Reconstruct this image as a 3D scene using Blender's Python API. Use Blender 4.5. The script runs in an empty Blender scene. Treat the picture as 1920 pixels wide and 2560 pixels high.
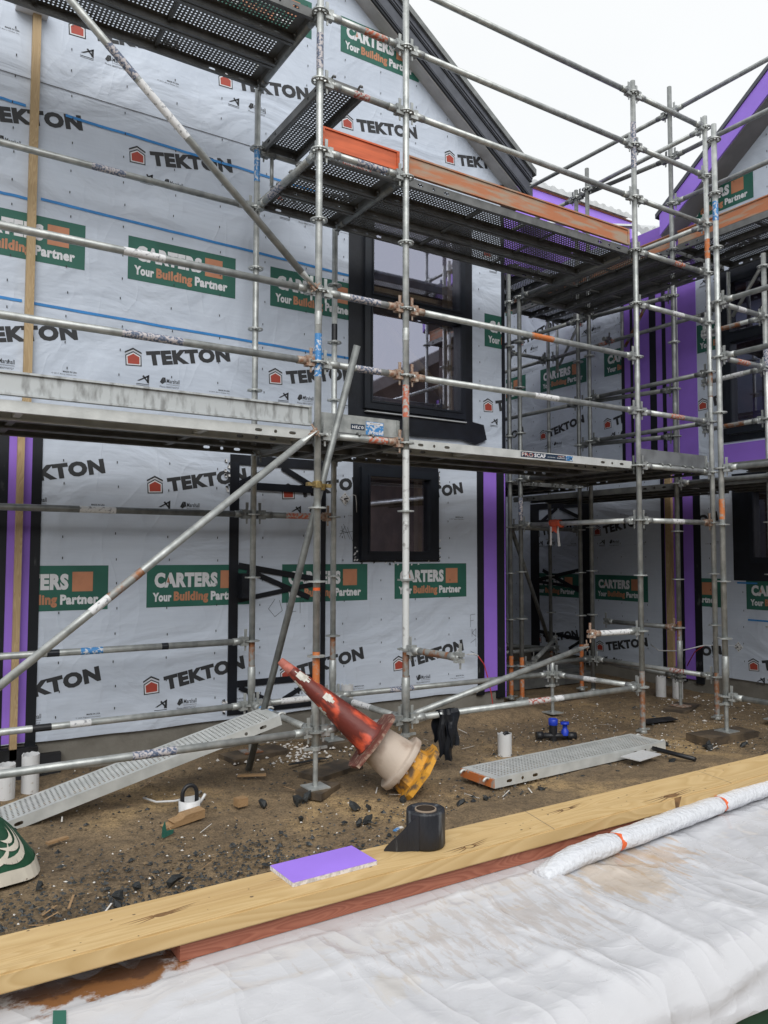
import bpy, bmesh, math, random
from mathutils import Vector, Matrix, noise
random.seed(7)
R = math.radians
S = bpy.context.scene
COL = S.collection

# ------------------------------------------------------------------ camera, sky, sun, exposure
cam_d = bpy.data.cameras.new('camera'); cam = bpy.data.objects.new('camera', cam_d); COL.objects.link(cam)
cam_d.sensor_fit = 'VERTICAL'; cam_d.sensor_height = 36.0; cam_d.lens = 36.0 * 1943.58 / 2560.0
cam_d.clip_start = 0.05; cam_d.clip_end = 400
yaw, pitch, roll = R(32.65285), R(3.119425), R(0.1038168)
fw = Vector((math.sin(yaw)*math.cos(pitch), math.cos(yaw)*math.cos(pitch), math.sin(pitch)))
r0 = Vector((math.cos(yaw), -math.sin(yaw), 0)); u0 = r0.cross(fw)
cr = r0*math.cos(roll) + u0*math.sin(roll); cu = -r0*math.sin(roll) + u0*math.cos(roll)
m3 = Matrix((cr, cu, -fw)).transposed()
cam.matrix_world = Matrix.Translation((-2.46604, -4.69178, 1.58451)) @ m3.to_4x4()
S.camera = cam

W = bpy.data.worlds.new("World"); S.world = W; W.use_nodes = True
wn = W.node_tree.nodes; wl = W.node_tree.links
bg = wn['Background']
sky = wn.new('ShaderNodeTexSky'); sky.sky_type = 'NISHITA'; sky.sun_disc = False
SUN_EL, SUN_AZ = R(40), R(205)
sky.sun_elevation = SUN_EL; sky.sun_rotation = SUN_AZ
geo = wn.new('ShaderNodeNewGeometry')
cl = wn.new('ShaderNodeTexNoise'); cl.inputs['Scale'].default_value = 1.6; cl.inputs['Detail'].default_value = 4
wl.new(geo.outputs['Normal'], cl.inputs['Vector'])
crm = wn.new('ShaderNodeValToRGB'); crm.color_ramp.elements[0].position = .3; crm.color_ramp.elements[1].position = .7
crm.color_ramp.elements[0].color = (6.0, 6.15, 6.2, 1); crm.color_ramp.elements[1].color = (6.7, 6.75, 6.7, 1)
wl.new(cl.outputs['Fac'], crm.inputs[0])
mx = wn.new('ShaderNodeMixRGB'); mx.inputs[0].default_value = 0.93
wl.new(sky.outputs[0], mx.inputs[1]); wl.new(crm.outputs[0], mx.inputs[2]); wl.new(mx.outputs[0], bg.inputs['Color'])
bg.inputs['Strength'].default_value = 0.10

sd = bpy.data.lights.new('sun', 'SUN'); sun = bpy.data.objects.new('sun', sd); COL.objects.link(sun)
sd.energy = 1.5; sd.angle = R(50); sd.color = (1, .98, .95)
sun.rotation_euler = Vector((-math.sin(SUN_AZ)*math.cos(SUN_EL), -math.cos(SUN_AZ)*math.cos(SUN_EL), -math.sin(SUN_EL))).to_track_quat('-Z', 'Y').to_euler()
S.view_settings.view_transform = 'Standard'; S.view_settings.look = 'None'
S.view_settings.exposure = 0.68; S.view_settings.gamma = 1.0

# ------------------------------------------------------------------ materials
def newmat(name):
    m = bpy.data.materials.new(name); m.use_nodes = True
    return m, m.node_tree.nodes, m.node_tree.links, m.node_tree.nodes['Principled BSDF']
def mat(name, col, rough=.6, metal=0., var=.0, vscale=8., bump=0., bscale=40., col2=None, thr=(.4, .6), objrand=0., stretch=(1, 1, 1), spec=.5, det=5.):
    """base colour mottled by a noise (towards col2 where given), optional bump and per-object tone"""
    m, n, l, p = newmat(name)
    p.inputs['Roughness'].default_value = rough; p.inputs['Metallic'].default_value = metal
    p.inputs['Specular IOR Level'].default_value = spec
    tc = n.new('ShaderNodeTexCoord'); mp = n.new('ShaderNodeMapping'); mp.inputs['Scale'].default_value = stretch
    l.new(tc.outputs['Object'], mp.inputs['Vector'])
    c = tuple(col) + (1,)
    out = None
    if var or col2:
        t = n.new('ShaderNodeTexNoise'); t.inputs['Scale'].default_value = vscale; t.inputs['Detail'].default_value = det
        l.new(mp.outputs[0], t.inputs['Vector'])
        rp = n.new('ShaderNodeValToRGB'); e = rp.color_ramp.elements
        e[0].position, e[1].position = thr
        if col2: e[0].color = c; e[1].color = tuple(col2) + (1,)
        else:
            e[0].color = tuple(x*(1-var) for x in col) + (1,); e[1].color = tuple(min(1, x*(1+var)) for x in col) + (1,)
        l.new(t.outputs['Fac'], rp.inputs[0]); out = rp.outputs[0]
    if objrand:
        oi = n.new('ShaderNodeObjectInfo'); mr = n.new('ShaderNodeMapRange')
        mr.inputs['To Min'].default_value = 1-objrand; mr.inputs['To Max'].default_value = 1+objrand
        l.new(oi.outputs['Random'], mr.inputs['Value'])
        mm = n.new('ShaderNodeMixRGB'); mm.blend_type = 'MULTIPLY'; mm.inputs[0].default_value = 1
        if out: l.new(out, mm.inputs[1])
        else: mm.inputs[1].default_value = c
        l.new(mr.outputs[0], mm.inputs[2]); out = mm.outputs[0]
    if out: l.new(out, p.inputs['Base Color'])
    else: p.inputs['Base Color'].default_value = c
    if bump:
        b = n.new('ShaderNodeBump'); b.inputs['Strength'].default_value = bump; b.inputs['Distance'].default_value = .02
        t2 = n.new('ShaderNodeTexNoise'); t2.inputs['Scale'].default_value = bscale; t2.inputs['Detail'].default_value = 4
        l.new(mp.outputs[0], t2.inputs['Vector']); l.new(t2.outputs['Fac'], b.inputs['Height']); l.new(b.outputs[0], p.inputs['Normal'])
    return m
M = {}
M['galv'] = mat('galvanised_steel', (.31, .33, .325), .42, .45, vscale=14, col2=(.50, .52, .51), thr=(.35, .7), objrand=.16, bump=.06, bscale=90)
M['galvdark'] = mat('dark_galvanised_steel', (.17, .18, .18), .5, .5, vscale=14, col2=(.27, .285, .28), thr=(.35, .7), objrand=.15, bump=.06, bscale=90)  # darker copy of galv
M['galvwhite'] = mat('whitewashed_steel', (.62, .64, .64), .5, .1, vscale=22, col2=(.3, .3, .3), thr=(.58, .72), bump=.05, bscale=90)
M['ruststeel'] = mat('rusting_galvanised_steel', (.30, .31, .30), .6, .4, vscale=18, col2=(.30, .13, .06), thr=(.42, .6), bump=.1, bscale=70)
M['rust'] = mat('rusty_casting', (.26, .13, .08), .8, .2, vscale=30, col2=(.42, .36, .30), thr=(.4, .62), bump=.15, bscale=80)
M['orangepaint'] = mat('worn_orange_paint', (.52, .16, .045), .65, 0, vscale=26, col2=(.36, .30, .26), thr=(.52, .66))
M['redorange'] = mat('red_orange_marking_paint', (.50, .13, .07), .6, 0, vscale=42, col2=(.42, .42, .40), thr=(.46, .56))
M['plank'] = mat('shaded_steel_deck', (.13, .135, .135), .5, .4, vscale=9, col2=(.21, .215, .215), thr=(.35, .7), objrand=.12, bump=.04, bscale=60)  # raised decks: the shade on their undersides is put into the colour
M['planklit'] = mat('lit_steel_plank', (.50, .52, .51), .42, .2, vscale=9, col2=(.64, .66, .65), thr=(.35, .7), bump=.04, bscale=60)  # same plank steel in a lighter tone, for planks in open light
M['plankshade'] = mat('deep_shaded_steel_deck', (.10, .105, .105), .6, .3, vscale=9, col2=(.17, .175, .17), thr=(.35, .7), objrand=.12)  # same plank steel darker still, shade under the recess decks in the colour
M['alu'] = mat('aluminium_toe_board', (.26, .27, .27), .45, .3, vscale=9, col2=(.50, .53, .54), thr=(.34, .50), stretch=(2.2, 1, .7), bump=.03, det=10)
M['oldgrey'] = mat('grey_painted_toe_board', (.16, .17, .18), .6, .1, var=.2, vscale=6)
M['orangeboard'] = mat('orange_painted_board', (.56, .12, .045), .5, 0, var=.18, vscale=5, stretch=(.4, 1, 3))
M['rustboard'] = mat('peeling_orange_board', (.44, .17, .08), .65, 0, vscale=7, col2=(.36, .28, .21), thr=(.44, .62), stretch=(.5, 1, 3), det=8)
M['black'] = mat('black_tape', (.007, .009, .014), .38, 0, var=.3, vscale=5, bump=.12, bscale=12)
M['blackprint'] = mat('printed_black_tape', (.007, .009, .013), .42, 0, vscale=16, col2=(.06, .065, .07), thr=(.66, .74), stretch=(1, 1, .35))
M['frame'] = mat('dark_window_frame', (.010, .013, .019), .32, 0, var=.15)
M['purple'] = mat('purple_board', (.27, .14, .60), .55, 0, var=.06, vscale=2.5)
M['purplebright'] = mat('purple_board_face', (.34, .195, .78), .5, 0, var=.05, vscale=3)
M['gypsum'] = mat('gypsum_core', (.62, .60, .60), .9, 0, var=.2, vscale=120)
M['ink'] = mat('black_ink', (.028, .030, .034), .7)
M['inkgrey'] = mat('grey_ink', (.07, .07, .08), .7)
M['green'] = mat('green_ink', (.020, .115, .085), .6, 0, var=.1, vscale=3)
M['white'] = mat('white_ink', (.66, .67, .70), .6)
M['terra'] = mat('terracotta_ink', (.46, .20, .11), .6, 0, var=.08)
M['redink'] = mat('red_ink', (.36, .055, .035), .6)
M['blue'] = mat('blue_tape', (.03, .22, .55), .5, 0, var=.1)
M['concrete'] = mat('concrete', (.23, .22, .195), .9, 0, vscale=4, col2=(.15, .14, .12), thr=(.35, .7), bump=.2, bscale=30)
M['asphaltbox'] = mat('black_membrane', (.012, .013, .016), .55, 0, var=.4, vscale=7, bump=.2, bscale=15)
M['pvc'] = mat('white_pvc', (.60, .61, .62), .35, 0, vscale=40, col2=(.38, .33, .28), thr=(.62, .78))
M['rubber'] = mat('black_rubber', (.014, .015, .018), .45)
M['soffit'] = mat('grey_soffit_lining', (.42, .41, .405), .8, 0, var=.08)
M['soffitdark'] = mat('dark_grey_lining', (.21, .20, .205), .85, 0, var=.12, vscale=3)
M['metalroof'] = mat('charcoal_flashing', (.085, .092, .11), .35, .2, var=.15)
M['zincroof'] = mat('pale_metal_roofing', (.55, .57, .58), .4, .3, var=.1)
M['stickerblue'] = mat('blue_sticker', (.05, .22, .50), .4, 0, vscale=50, col2=(.55, .58, .62), thr=(.52, .6))
M['stickerwhite'] = mat('worn_white_sticker', (.66, .67, .68), .5, 0, vscale=45, col2=(.25, .26, .28), thr=(.55, .66))
M['stickerred'] = mat('worn_red_sticker', (.36, .09, .07), .5, 0, vscale=55, col2=(.52, .51, .50), thr=(.44, .54))
M['stickermix'] = mat('worn_printed_sticker', (.10, .13, .20), .5, 0, vscale=60, col2=(.50, .47, .48), thr=(.46, .56))
M['darklabel'] = mat('dark_blue_label', (.012, .03, .06), .45)
M['brass'] = mat('brass_coupler', (.30, .22, .09), .4, .6, var=.3, vscale=40)
M['rag'] = mat('orange_rag', (.52, .09, .045), .9, 0, var=.2)
M['bluepl'] = mat('blue_plastic', (.015, .05, .50), .4)
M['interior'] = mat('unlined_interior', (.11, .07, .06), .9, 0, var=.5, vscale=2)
M['brick'] = mat('neighbour_wall', (.06, .045, .045), .9, 0, var=.2, vscale=3)
M['kraft'] = mat('cardboard_core', (.26, .2, .15), .9)
M['yellow'] = mat('worn_yellow_plastic', (.62, .30, .03), .6, 0, vscale=14, col2=(.14, .09, .05), thr=(.48, .62), bump=.12, det=8)
M['beige'] = mat('dirty_beige_plastic', (.50, .42, .35), .6, 0, vscale=9, col2=(.30, .21, .16), thr=(.50, .80), bump=.08, det=10)
M['cone'] = mat('faded_red_cone_plastic', (.14, .024, .017), .5, 0, vscale=16, col2=(.60, .085, .035), thr=(.50, .66), det=14, stretch=(1, 1, .5), bump=.1, bscale=50)
M['conetip'] = mat('pale_cone_tip', (.50, .16, .12), .7, 0, var=.2, vscale=20)
M['conewhite'] = mat('torn_white_sleeve', (.62, .61, .56), .6, 0, vscale=20, col2=(.35, .32, .26), thr=(.5, .7))
M['conerim'] = mat('muddy_cone_rim', (.16, .05, .035), .7, 0, vscale=25, col2=(.36, .26, .2), thr=(.5, .68), bump=.2, bscale=40)
M['sole'] = mat('wet_muddy_timber', (.055, .042, .03), .7, 0, vscale=7, col2=(.13, .095, .06), thr=(.42, .62), bump=.1, det=8)
M['stone'] = mat('black_stone', (.012, .015, .017), .5, 0, vscale=20, col2=(.035, .04, .042), thr=(.4, .7), bump=.3, bscale=50)
M['dirtstone'] = mat('brown_grit', (.15, .105, .06), .9, 0, var=.3)
M['chip'] = mat('white_chips', (.62, .60, .57), .7)
M['sackgreen'] = mat('dark_green_sack', (.012, .07, .035), .5, 0, var=.2, vscale=7, bump=.06, bscale=20)
M['cream'] = mat('cream_print', (.58, .54, .46), .6, 0, var=.1)
M['greentarp'] = mat('green_tarpaulin', (.012, .06, .035), .5, 0, var=.3, vscale=4)
M['orangetape'] = mat('orange_tape', (.75, .13, .03), .45)
M['lashing'] = mat('red_lashing', (.40, .03, .025), .6)

def wood(name, c1, c2, dark, axis='X', scale=1., rough=.6, rings=7., streak=22.):
    """long grain along axis with growth rings, knots' dark streaks"""
    m, n, l, p = newmat(name); p.inputs['Roughness'].default_value = rough
    tc = n.new('ShaderNodeTexCoord'); mp = n.new('ShaderNodeMapping')
    sc = {'X': (.13, 1, 1), 'Y': (1, .13, 1), 'Z': (1, 1, .13)}[axis]
    mp.inputs['Scale'].default_value = tuple(x*scale for x in sc); l.new(tc.outputs['Object'], mp.inputs['Vector'])
    nz = n.new('ShaderNodeTexNoise'); nz.inputs['Scale'].default_value = rings; nz.inputs['Detail'].default_value = 2; nz.inputs['Distortion'].default_value = .6
    l.new(mp.outputs[0], nz.inputs['Vector'])
    mu = n.new('ShaderNodeMath'); mu.operation = 'MULTIPLY'; mu.inputs[1].default_value = streak; l.new(nz.outputs['Fac'], mu.inputs[0])
    fr = n.new('ShaderNodeMath'); fr.operation = 'FRACT'; l.new(mu.outputs[0], fr.inputs[0])
    rp = n.new('ShaderNodeValToRGB'); e = rp.color_ramp.elements
    e[0].position = 0; e[0].color = c1+(1,); e[1].position = .75; e[1].color = c2+(1,)
    x = e.new(1.0); x.color = c1+(1,)
    l.new(fr.outputs[0], rp.inputs[0])
    n2 = n.new('ShaderNodeTexNoise'); n2.inputs['Scale'].default_value = 3.1; n2.inputs['Detail'].default_value = 5; n2.inputs['Distortion'].default_value = 1.2
    l.new(mp.outputs[0], n2.inputs['Vector'])
    r2 = n.new('ShaderNodeValToRGB'); r2.color_ramp.elements[0].position = .57; r2.color_ramp.elements[1].position = .78
    r2.color_ramp.elements[0].color = (0, 0, 0, 1); r2.color_ramp.elements[1].color = (.8, .8, .8, 1)
    l.new(n2.outputs['Fac'], r2.inputs[0])
    mm = n.new('ShaderNodeMixRGB'); mm.inputs[2].default_value = dark+(1,); l.new(r2.outputs[0], mm.inputs[0]); l.new(rp.outputs[0], mm.inputs[1])
    l.new(mm.outputs[0], p.inputs['Base Color'])
    b = n.new('ShaderNodeBump'); b.inputs['Strength'].default_value = .15; b.inputs['Distance'].default_value = .004
    l.new(fr.outputs[0], b.inputs['Height']); l.new(b.outputs[0], p.inputs['Normal'])
    return m
M['pine'] = wood('pale_pine', (.60, .43, .21), (.51, .345, .15), (.26, .13, .04), 'X', 1., streak=22)
M['pineZ'] = wood('pine_batten', (.46, .34, .19), (.36, .25, .13), (.16, .10, .05), 'Z', 1.6)
M['redwood'] = wood('red_stained_timber', (.38, .14, .085), (.27, .085, .05), (.12, .035, .02), 'X', 1.6, streak=30)
M['offcut'] = wood('weathered_offcut', (.36, .23, .12), (.28, .17, .08), (.12, .07, .04), 'X', 2.)

# woven building wrap: faint weave, soft creases
def wrapmat():
    m, n, l, p = newmat('grey_building_wrap'); p.inputs['Roughness'].default_value = .55
    tc = n.new('ShaderNodeTexCoord')
    n1 = n.new('ShaderNodeTexNoise'); n1.inputs['Scale'].default_value = 2.2; n1.inputs['Detail'].default_value = 5
    l.new(tc.outputs['Object'], n1.inputs['Vector'])
    mp = n.new('ShaderNodeMapping'); mp.inputs['Scale'].default_value = (3, 3, 60); l.new(tc.outputs['Object'], mp.inputs['Vector'])
    n2 = n.new('ShaderNodeTexNoise'); n2.inputs['Scale'].default_value = 1.; n2.inputs['Detail'].default_value = 3; l.new(mp.outputs[0], n2.inputs['Vector'])
    ad = n.new('ShaderNodeMixRGB'); ad.inputs[0].default_value = .45; l.new(n1.outputs['Fac'], ad.inputs[1]); l.new(n2.outputs['Fac'], ad.inputs[2])
    rp = n.new('ShaderNodeValToRGB'); rp.color_ramp.elements[0].position = .3; rp.color_ramp.elements[1].position = .7
    rp.color_ramp.elements[0].color = (.48, .54, .635, 1); rp.color_ramp.elements[1].color = (.545, .605, .70, 1)
    l.new(ad.outputs[0], rp.inputs[0]); l.new(rp.outputs[0], p.inputs['Base Color'])
    # creases: ridged, diagonal
    mp3 = n.new('ShaderNodeMapping'); mp3.inputs['Scale'].default_value = (1, 1, 1.7); mp3.inputs['Rotation'].default_value = (.3, .5, .2); l.new(tc.outputs['Object'], mp3.inputs['Vector'])
    n3 = n.new('ShaderNodeTexNoise'); n3.inputs['Scale'].default_value = 1.1; n3.inputs['Detail'].default_value = 4; n3.inputs['Roughness'].default_value = .42; n3.inputs['Distortion'].default_value = 1.4
    l.new(mp3.outputs[0], n3.inputs['Vector'])
    ml = n.new('ShaderNodeMath'); ml.operation = 'MULTIPLY_ADD'; ml.inputs[1].default_value = .02; l.new(n2.outputs['Fac'], ml.inputs[0]); l.new(n3.outputs['Fac'], ml.inputs[2])
    b = n.new('ShaderNodeBump'); b.inputs['Strength'].default_value = .5; b.inputs['Distance'].default_value = .10
    mp5 = n.new('ShaderNodeMapping'); mp5.inputs['Scale'].default_value = (1, 1, .45); mp5.inputs['Rotation'].default_value = (.6, .7, 0); l.new(tc.outputs['Object'], mp5.inputs['Vector'])
    n5 = n.new('ShaderNodeTexNoise'); n5.inputs['Scale'].default_value = 3.2; n5.inputs['Detail'].default_value = 1; n5.inputs['Distortion'].default_value = .8; l.new(mp5.outputs[0], n5.inputs['Vector'])
    q1 = n.new('ShaderNodeMath'); q1.operation = 'SUBTRACT'; q1.inputs[1].default_value = .5; l.new(n5.outputs['Fac'], q1.inputs[0])
    q2 = n.new('ShaderNodeMath'); q2.operation = 'ABSOLUTE'; l.new(q1.outputs[0], q2.inputs[0])
    q3 = n.new('ShaderNodeMath'); q3.operation = 'MULTIPLY_ADD'; q3.inputs[1].default_value = -2; q3.inputs[2].default_value = 1; l.new(q2.outputs[0], q3.inputs[0])
    q4 = n.new('ShaderNodeMath'); q4.operation = 'POWER'; q4.inputs[1].default_value = 16; l.new(q3.outputs[0], q4.inputs[0])
    q6 = n.new('ShaderNodeMath'); q6.operation = 'MULTIPLY'; l.new(q4.outputs[0], q6.inputs[0]); l.new(n1.outputs['Fac'], q6.inputs[1])
    q5 = n.new('ShaderNodeMath'); q5.operation = 'MULTIPLY_ADD'; q5.inputs[1].default_value = .07; l.new(q6.outputs[0], q5.inputs[0]); l.new(ml.outputs[0], q5.inputs[2])
    l.new(q5.outputs[0], b.inputs['Height']); l.new(b.outputs[0], p.inputs['Normal'])
    return m
M['wrap'] = wrapmat()

def glassmat():
    m, n, l, p = newmat('window_glass'); n.remove(p)
    out = n['Material Output']
    tr = n.new('ShaderNodeBsdfTransparent'); tr.inputs[0].default_value = (.80, .82, .86, 1)
    gl = n.new('ShaderNodeBsdfGlossy'); gl.inputs['Roughness'].default_value = .015; gl.inputs['Color'].default_value = (.80, .82, 1, 1)
    fr = n.new('ShaderNodeFresnel'); fr.inputs['IOR'].default_value = 1.5
    ad = n.new('ShaderNodeMath'); ad.operation = 'ADD'; ad.inputs[1].default_value = .38; l.new(fr.outputs[0], ad.inputs[0])
    mxs = n.new('ShaderNodeMixShader'); l.new(ad.outputs[0], mxs.inputs[0]); l.new(tr.outputs[0], mxs.inputs[1]); l.new(gl.outputs[0], mxs.inputs[2])
    l.new(mxs.outputs[0], out.inputs['Surface'])
    return m
M['glass'] = glassmat()

# ------------------------------------------------------------------ mesh helpers
class MB:
    def __init__(s): s.v = []; s.f = []; s.m = []; s.sm = []
    def face(s, pts, mi=0):
        b = len(s.v); s.v += [tuple(p) for p in pts]; s.f.append(list(range(b, b+len(pts)))); s.m.append(mi); s.sm.append(False)
    def box(s, c, d, mi=0, mtx=None):
        x, y, z = c; a, b, e = d[0]/2, d[1]/2, d[2]/2
        P = [Vector((x+i*a, y+j*b, z+k*e)) for i in (-1, 1) for j in (-1, 1) for k in (-1, 1)]
        if mtx: P = [mtx @ p for p in P]
        o = len(s.v); s.v += [tuple(p) for p in P]
        for q in ((0, 1, 3, 2), (4, 6, 7, 5), (0, 4, 5, 1), (2, 3, 7, 6), (0, 2, 6, 4), (1, 5, 7, 3)):
            s.f.append([o+i for i in q]); s.m.append(mi); s.sm.append(False)
    def ab(s, a, b, mi=0):
        s.box(tuple((p+q)/2 for p, q in zip(a, b)), tuple(abs(q-p) for p, q in zip(a, b)), mi)
    def tube(s, p0, p1, r, n=14, mi=0, r1=None, cap=True, inner=None):
        p0, p1 = Vector(p0), Vector(p1); d = (p1-p0).normalized()
        a = Vector((0, 0, 1)) if abs(d.z) < .9 else Vector((1, 0, 0))
        x = d.cross(a).normalized(); y = d.cross(x); r1 = r if r1 is None else r1
        o = len(s.v)
        for P, rr in ((p0, r), (p1, r1)):
            for i in range(n):
                t = 2*math.pi*i/n; s.v.append(tuple(P + x*(rr*math.cos(t)) + y*(rr*math.sin(t))))
        for i in range(n):
            j = (i+1) % n; s.f.append([o+i, o+n+i, o+n+j, o+j]); s.m.append(mi); s.sm.append(True)
        if cap:
            s.f.append([o+i for i in range(n)]); s.m.append(mi); s.sm.append(False)
            s.f.append([o+n+i for i in range(n)][::-1]); s.m.append(mi); s.sm.append(False)
    def lathe(s, prof, n=24, mi=0, mtx=None, close=False, smooth=True):
        """prof: list of (r, z) ; revolved about local z"""
        o = len(s.v)
        for r, z in prof:
            for i in range(n):
                t = 2*math.pi*i/n; p = Vector((r*math.cos(t), r*math.sin(t), z)); s.v.append(tuple(mtx @ p if mtx else p))
        k = len(prof)
        for a in range(k if close else k-1):
            b = (a+1) % k
            for i in range(n):
                j = (i+1) % n; s.f.append([o+a*n+i, o+a*n+j, o+b*n+j, o+b*n+i]); s.m.append(mi); s.sm.append(smooth)
    def path(s, pts, r, n=8, mi=0, flat=None):
        pts = [Vector(p) for p in pts]; o = len(s.v); prev = None
        for i, P in enumerate(pts):
            d = (pts[min(i+1, len(pts)-1)] - pts[max(i-1, 0)]).normalized()
            if prev is None:
                a = Vector((0, 0, 1)) if abs(d.z) < .9 else Vector((1, 0, 0)); x = d.cross(a).normalized()
            else: x = (prev - d*prev.dot(d)).normalized()
            prev = x; y = d.cross(x); rr = r[i] if isinstance(r, (list, tuple)) else r
            for j in range(n):
                t = 2*math.pi*j/n; s.v.append(tuple(P + x*(rr*math.cos(t)) + y*(rr*math.sin(t))))
        for i in range(len(pts)-1):
            for j in range(n):
                q = (j+1) % n; s.f.append([o+i*n+j, o+i*n+q, o+(i+1)*n+q, o+(i+1)*n+j]); s.m.append(mi); s.sm.append(True)
        s.f.append([o+j for j in range(n)][::-1]); s.m.append(mi); s.sm.append(False)
        s.f.append([o+(len(pts)-1)*n+j for j in range(n)]); s.m.append(mi); s.sm.append(False)
    def prism(s, poly, h0, h1, fn, mi=0):
        """poly 2-D, fn(u, v, h) -> 3-D"""
        a = [fn(u, v, h0) for u, v in poly]; b = [fn(u, v, h1) for u, v in poly]
        s.face(a[::-1], mi); s.face(b, mi)
        for i in range(len(poly)):
            j = (i+1) % len(poly); s.face([a[i], a[j], b[j], b[i]], mi)
    def cells(s, xs, ys, hole, fn, mi=0):
        """sheet of rectangles with an 8-gon hole where hole(i,j) gives (rx, ry, power)"""
        for i in range(len(xs)-1):
            for j in range(len(ys)-1):
                x0, x1, y0, y1 = xs[i], xs[i+1], ys[j], ys[j+1]; h = hole(i, j)
                if not h: s.face([fn(x0, y0), fn(x1, y0), fn(x1, y1), fn(x0, y1)], mi); continue
                cx, cy = (x0+x1)/2, (y0+y1)/2; a, b = (x1-x0)/2, (y1-y0)/2
                k = h[2]
                D = [(1, 0), (1, 1), (0, 1), (-1, 1), (-1, 0), (-1, -1), (0, -1), (1, -1)]
                o = len(s.v)
                for dx, dy in D: s.v.append(tuple(fn(cx+a*dx, cy+b*dy)))
                for dx, dy in D:
                    q = k if dx and dy else 1.; s.v.append(tuple(fn(cx+h[0]*dx*q, cy+h[1]*dy*q)))
                for t in range(8):
                    u = (t+1) % 8; s.f.append([o+t, o+u, o+8+u, o+8+t]); s.m.append(mi); s.sm.append(False)
    def mesh(s, name, mats):
        me = bpy.data.meshes.new(name); me.from_pydata(s.v, [], s.f)
        for m in mats: me.materials.append(M[m] if isinstance(m, str) else m)
        me.polygons.foreach_set('material_index', s.m); me.polygons.foreach_set('use_smooth', s.sm)
        me.update(); return me
    def build(s, name, mats, parent=None, loc=None):
        if isinstance(mats, str): mats = [mats]
        return link(name, s.mesh(name, mats), parent)
def link(name, me, parent=None, mtx=None):
    o = bpy.data.objects.new(name, me); COL.objects.link(o)
    if parent: o.parent = parent
    if mtx is not None: o.matrix_local = mtx
    return o
def thing(name, label, cat, group=None, loc=(0, 0, 0), mtx=None):
    o = bpy.data.objects.new(name, None); COL.objects.link(o); o.empty_display_size = .1
    o.location = loc
    if mtx is not None: o.matrix_world = mtx
    return tag(o, label, cat, group)
def tag(o, label, cat, group=None):
    o['label'] = label; o['category'] = cat
    if group: o['group'] = group
    return o
def fixn(me):
    bm = bmesh.new(); bm.from_mesh(me); bmesh.ops.remove_doubles(bm, verts=bm.verts, dist=1e-5); bmesh.ops.recalc_face_normals(bm, faces=bm.faces); bm.to_mesh(me); bm.free()

# ---- lettering and marks: list of 2-D polygons
_tc = {}
def glyphs(txt, bold=.0):
    k = (txt, bold)
    if k not in _tc:
        cu_ = bpy.data.curves.new('t', 'FONT'); cu_.body = txt; cu_.size = 1; cu_.offset = bold; cu_.resolution_u = 3
        cu_.space_character = 1.0 + bold*1.6
        ob = bpy.data.objects.new('t', cu_); COL.objects.link(ob); bpy.context.view_layer.update()
        me = bpy.data.meshes.new_from_object(ob.evaluated_get(bpy.context.evaluated_depsgraph_get()))
        P = [[(me.vertices[i].co.x, me.vertices[i].co.y) for i in p.vertices] for p in me.polygons]
        bpy.data.objects.remove(ob); bpy.data.curves.remove(cu_); bpy.data.meshes.remove(me)
        xs = [x for q in P for x, y in q]; ys = [y for q in P for x, y in q]
        x0, x1, y0, y1 = min(xs), max(xs), min(ys), max(ys)
        _tc[k] = [[((x-x0)/(x1-x0), (y-y0)/(y1-y0)) for x, y in q] for q in P]
    return _tc[k]
def text(txt, x, z, w, h, bold=.0, rot=0.):
    c, s_ = math.cos(R(rot)), math.sin(R(rot))
    return [[(x + u*w*c - v*h*s_, z + u*w*s_ + v*h*c) for u, v in q] for q in glyphs(txt, bold)]
def rect(x0, z0, x1, z1): return [[(x0, z0), (x1, z0), (x1, z1), (x0, z1)]]
def clip(poly, a, b, c):
    """keep a*x + b*z <= c"""
    out = []
    for i in range(len(poly)):
        p, q = poly[i], poly[(i+1) % len(poly)]; dp, dq = a*p[0]+b*p[1]-c, a*q[0]+b*q[1]-c
        if dp <= 0: out.append(p)
        if (dp < 0 < dq) or (dq < 0 < dp):
            t = dp/(dp-dq); out.append((p[0]+(q[0]-p[0])*t, p[1]+(q[1]-p[1])*t))
    return out
def house_logo(x, z, w, h, rot=0):
    """printed mark: little house with a roof chevron; returns [(material, polys, lift)]"""
    c, s_ = math.cos(R(rot)), math.sin(R(rot))
    def T(P): return [[(x + u*w*c - v*h*s_, z + u*w*s_ + v*h*c) for u, v in P]]
    pent = lambda i: [(i*.9, i*.75), (1-i*.9, i*.75), (1-i*.8, .62-i*.55), (.5, .86-i*.9), (i*.8, .62-i*.55)]
    r = [('ink', T(pent(0)), 0), ('white', T(pent(.075)), 1), ('redink', T(pent(.16)), 2)]
    r += [('white', T([(-.03, .66), (.5, .90), (1.03, .66), (1.03, .70), (.5, .95), (-.03, .70)]), 1)]
    r += [('ink', T([(-.02, .72), (.5, .97), (.5, 1.07), (-.02, .82)]), 1), ('ink', T([(.5, .97), (1.02, .72), (1.02, .82), (.5, 1.07)]), 1)]
    return r
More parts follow.
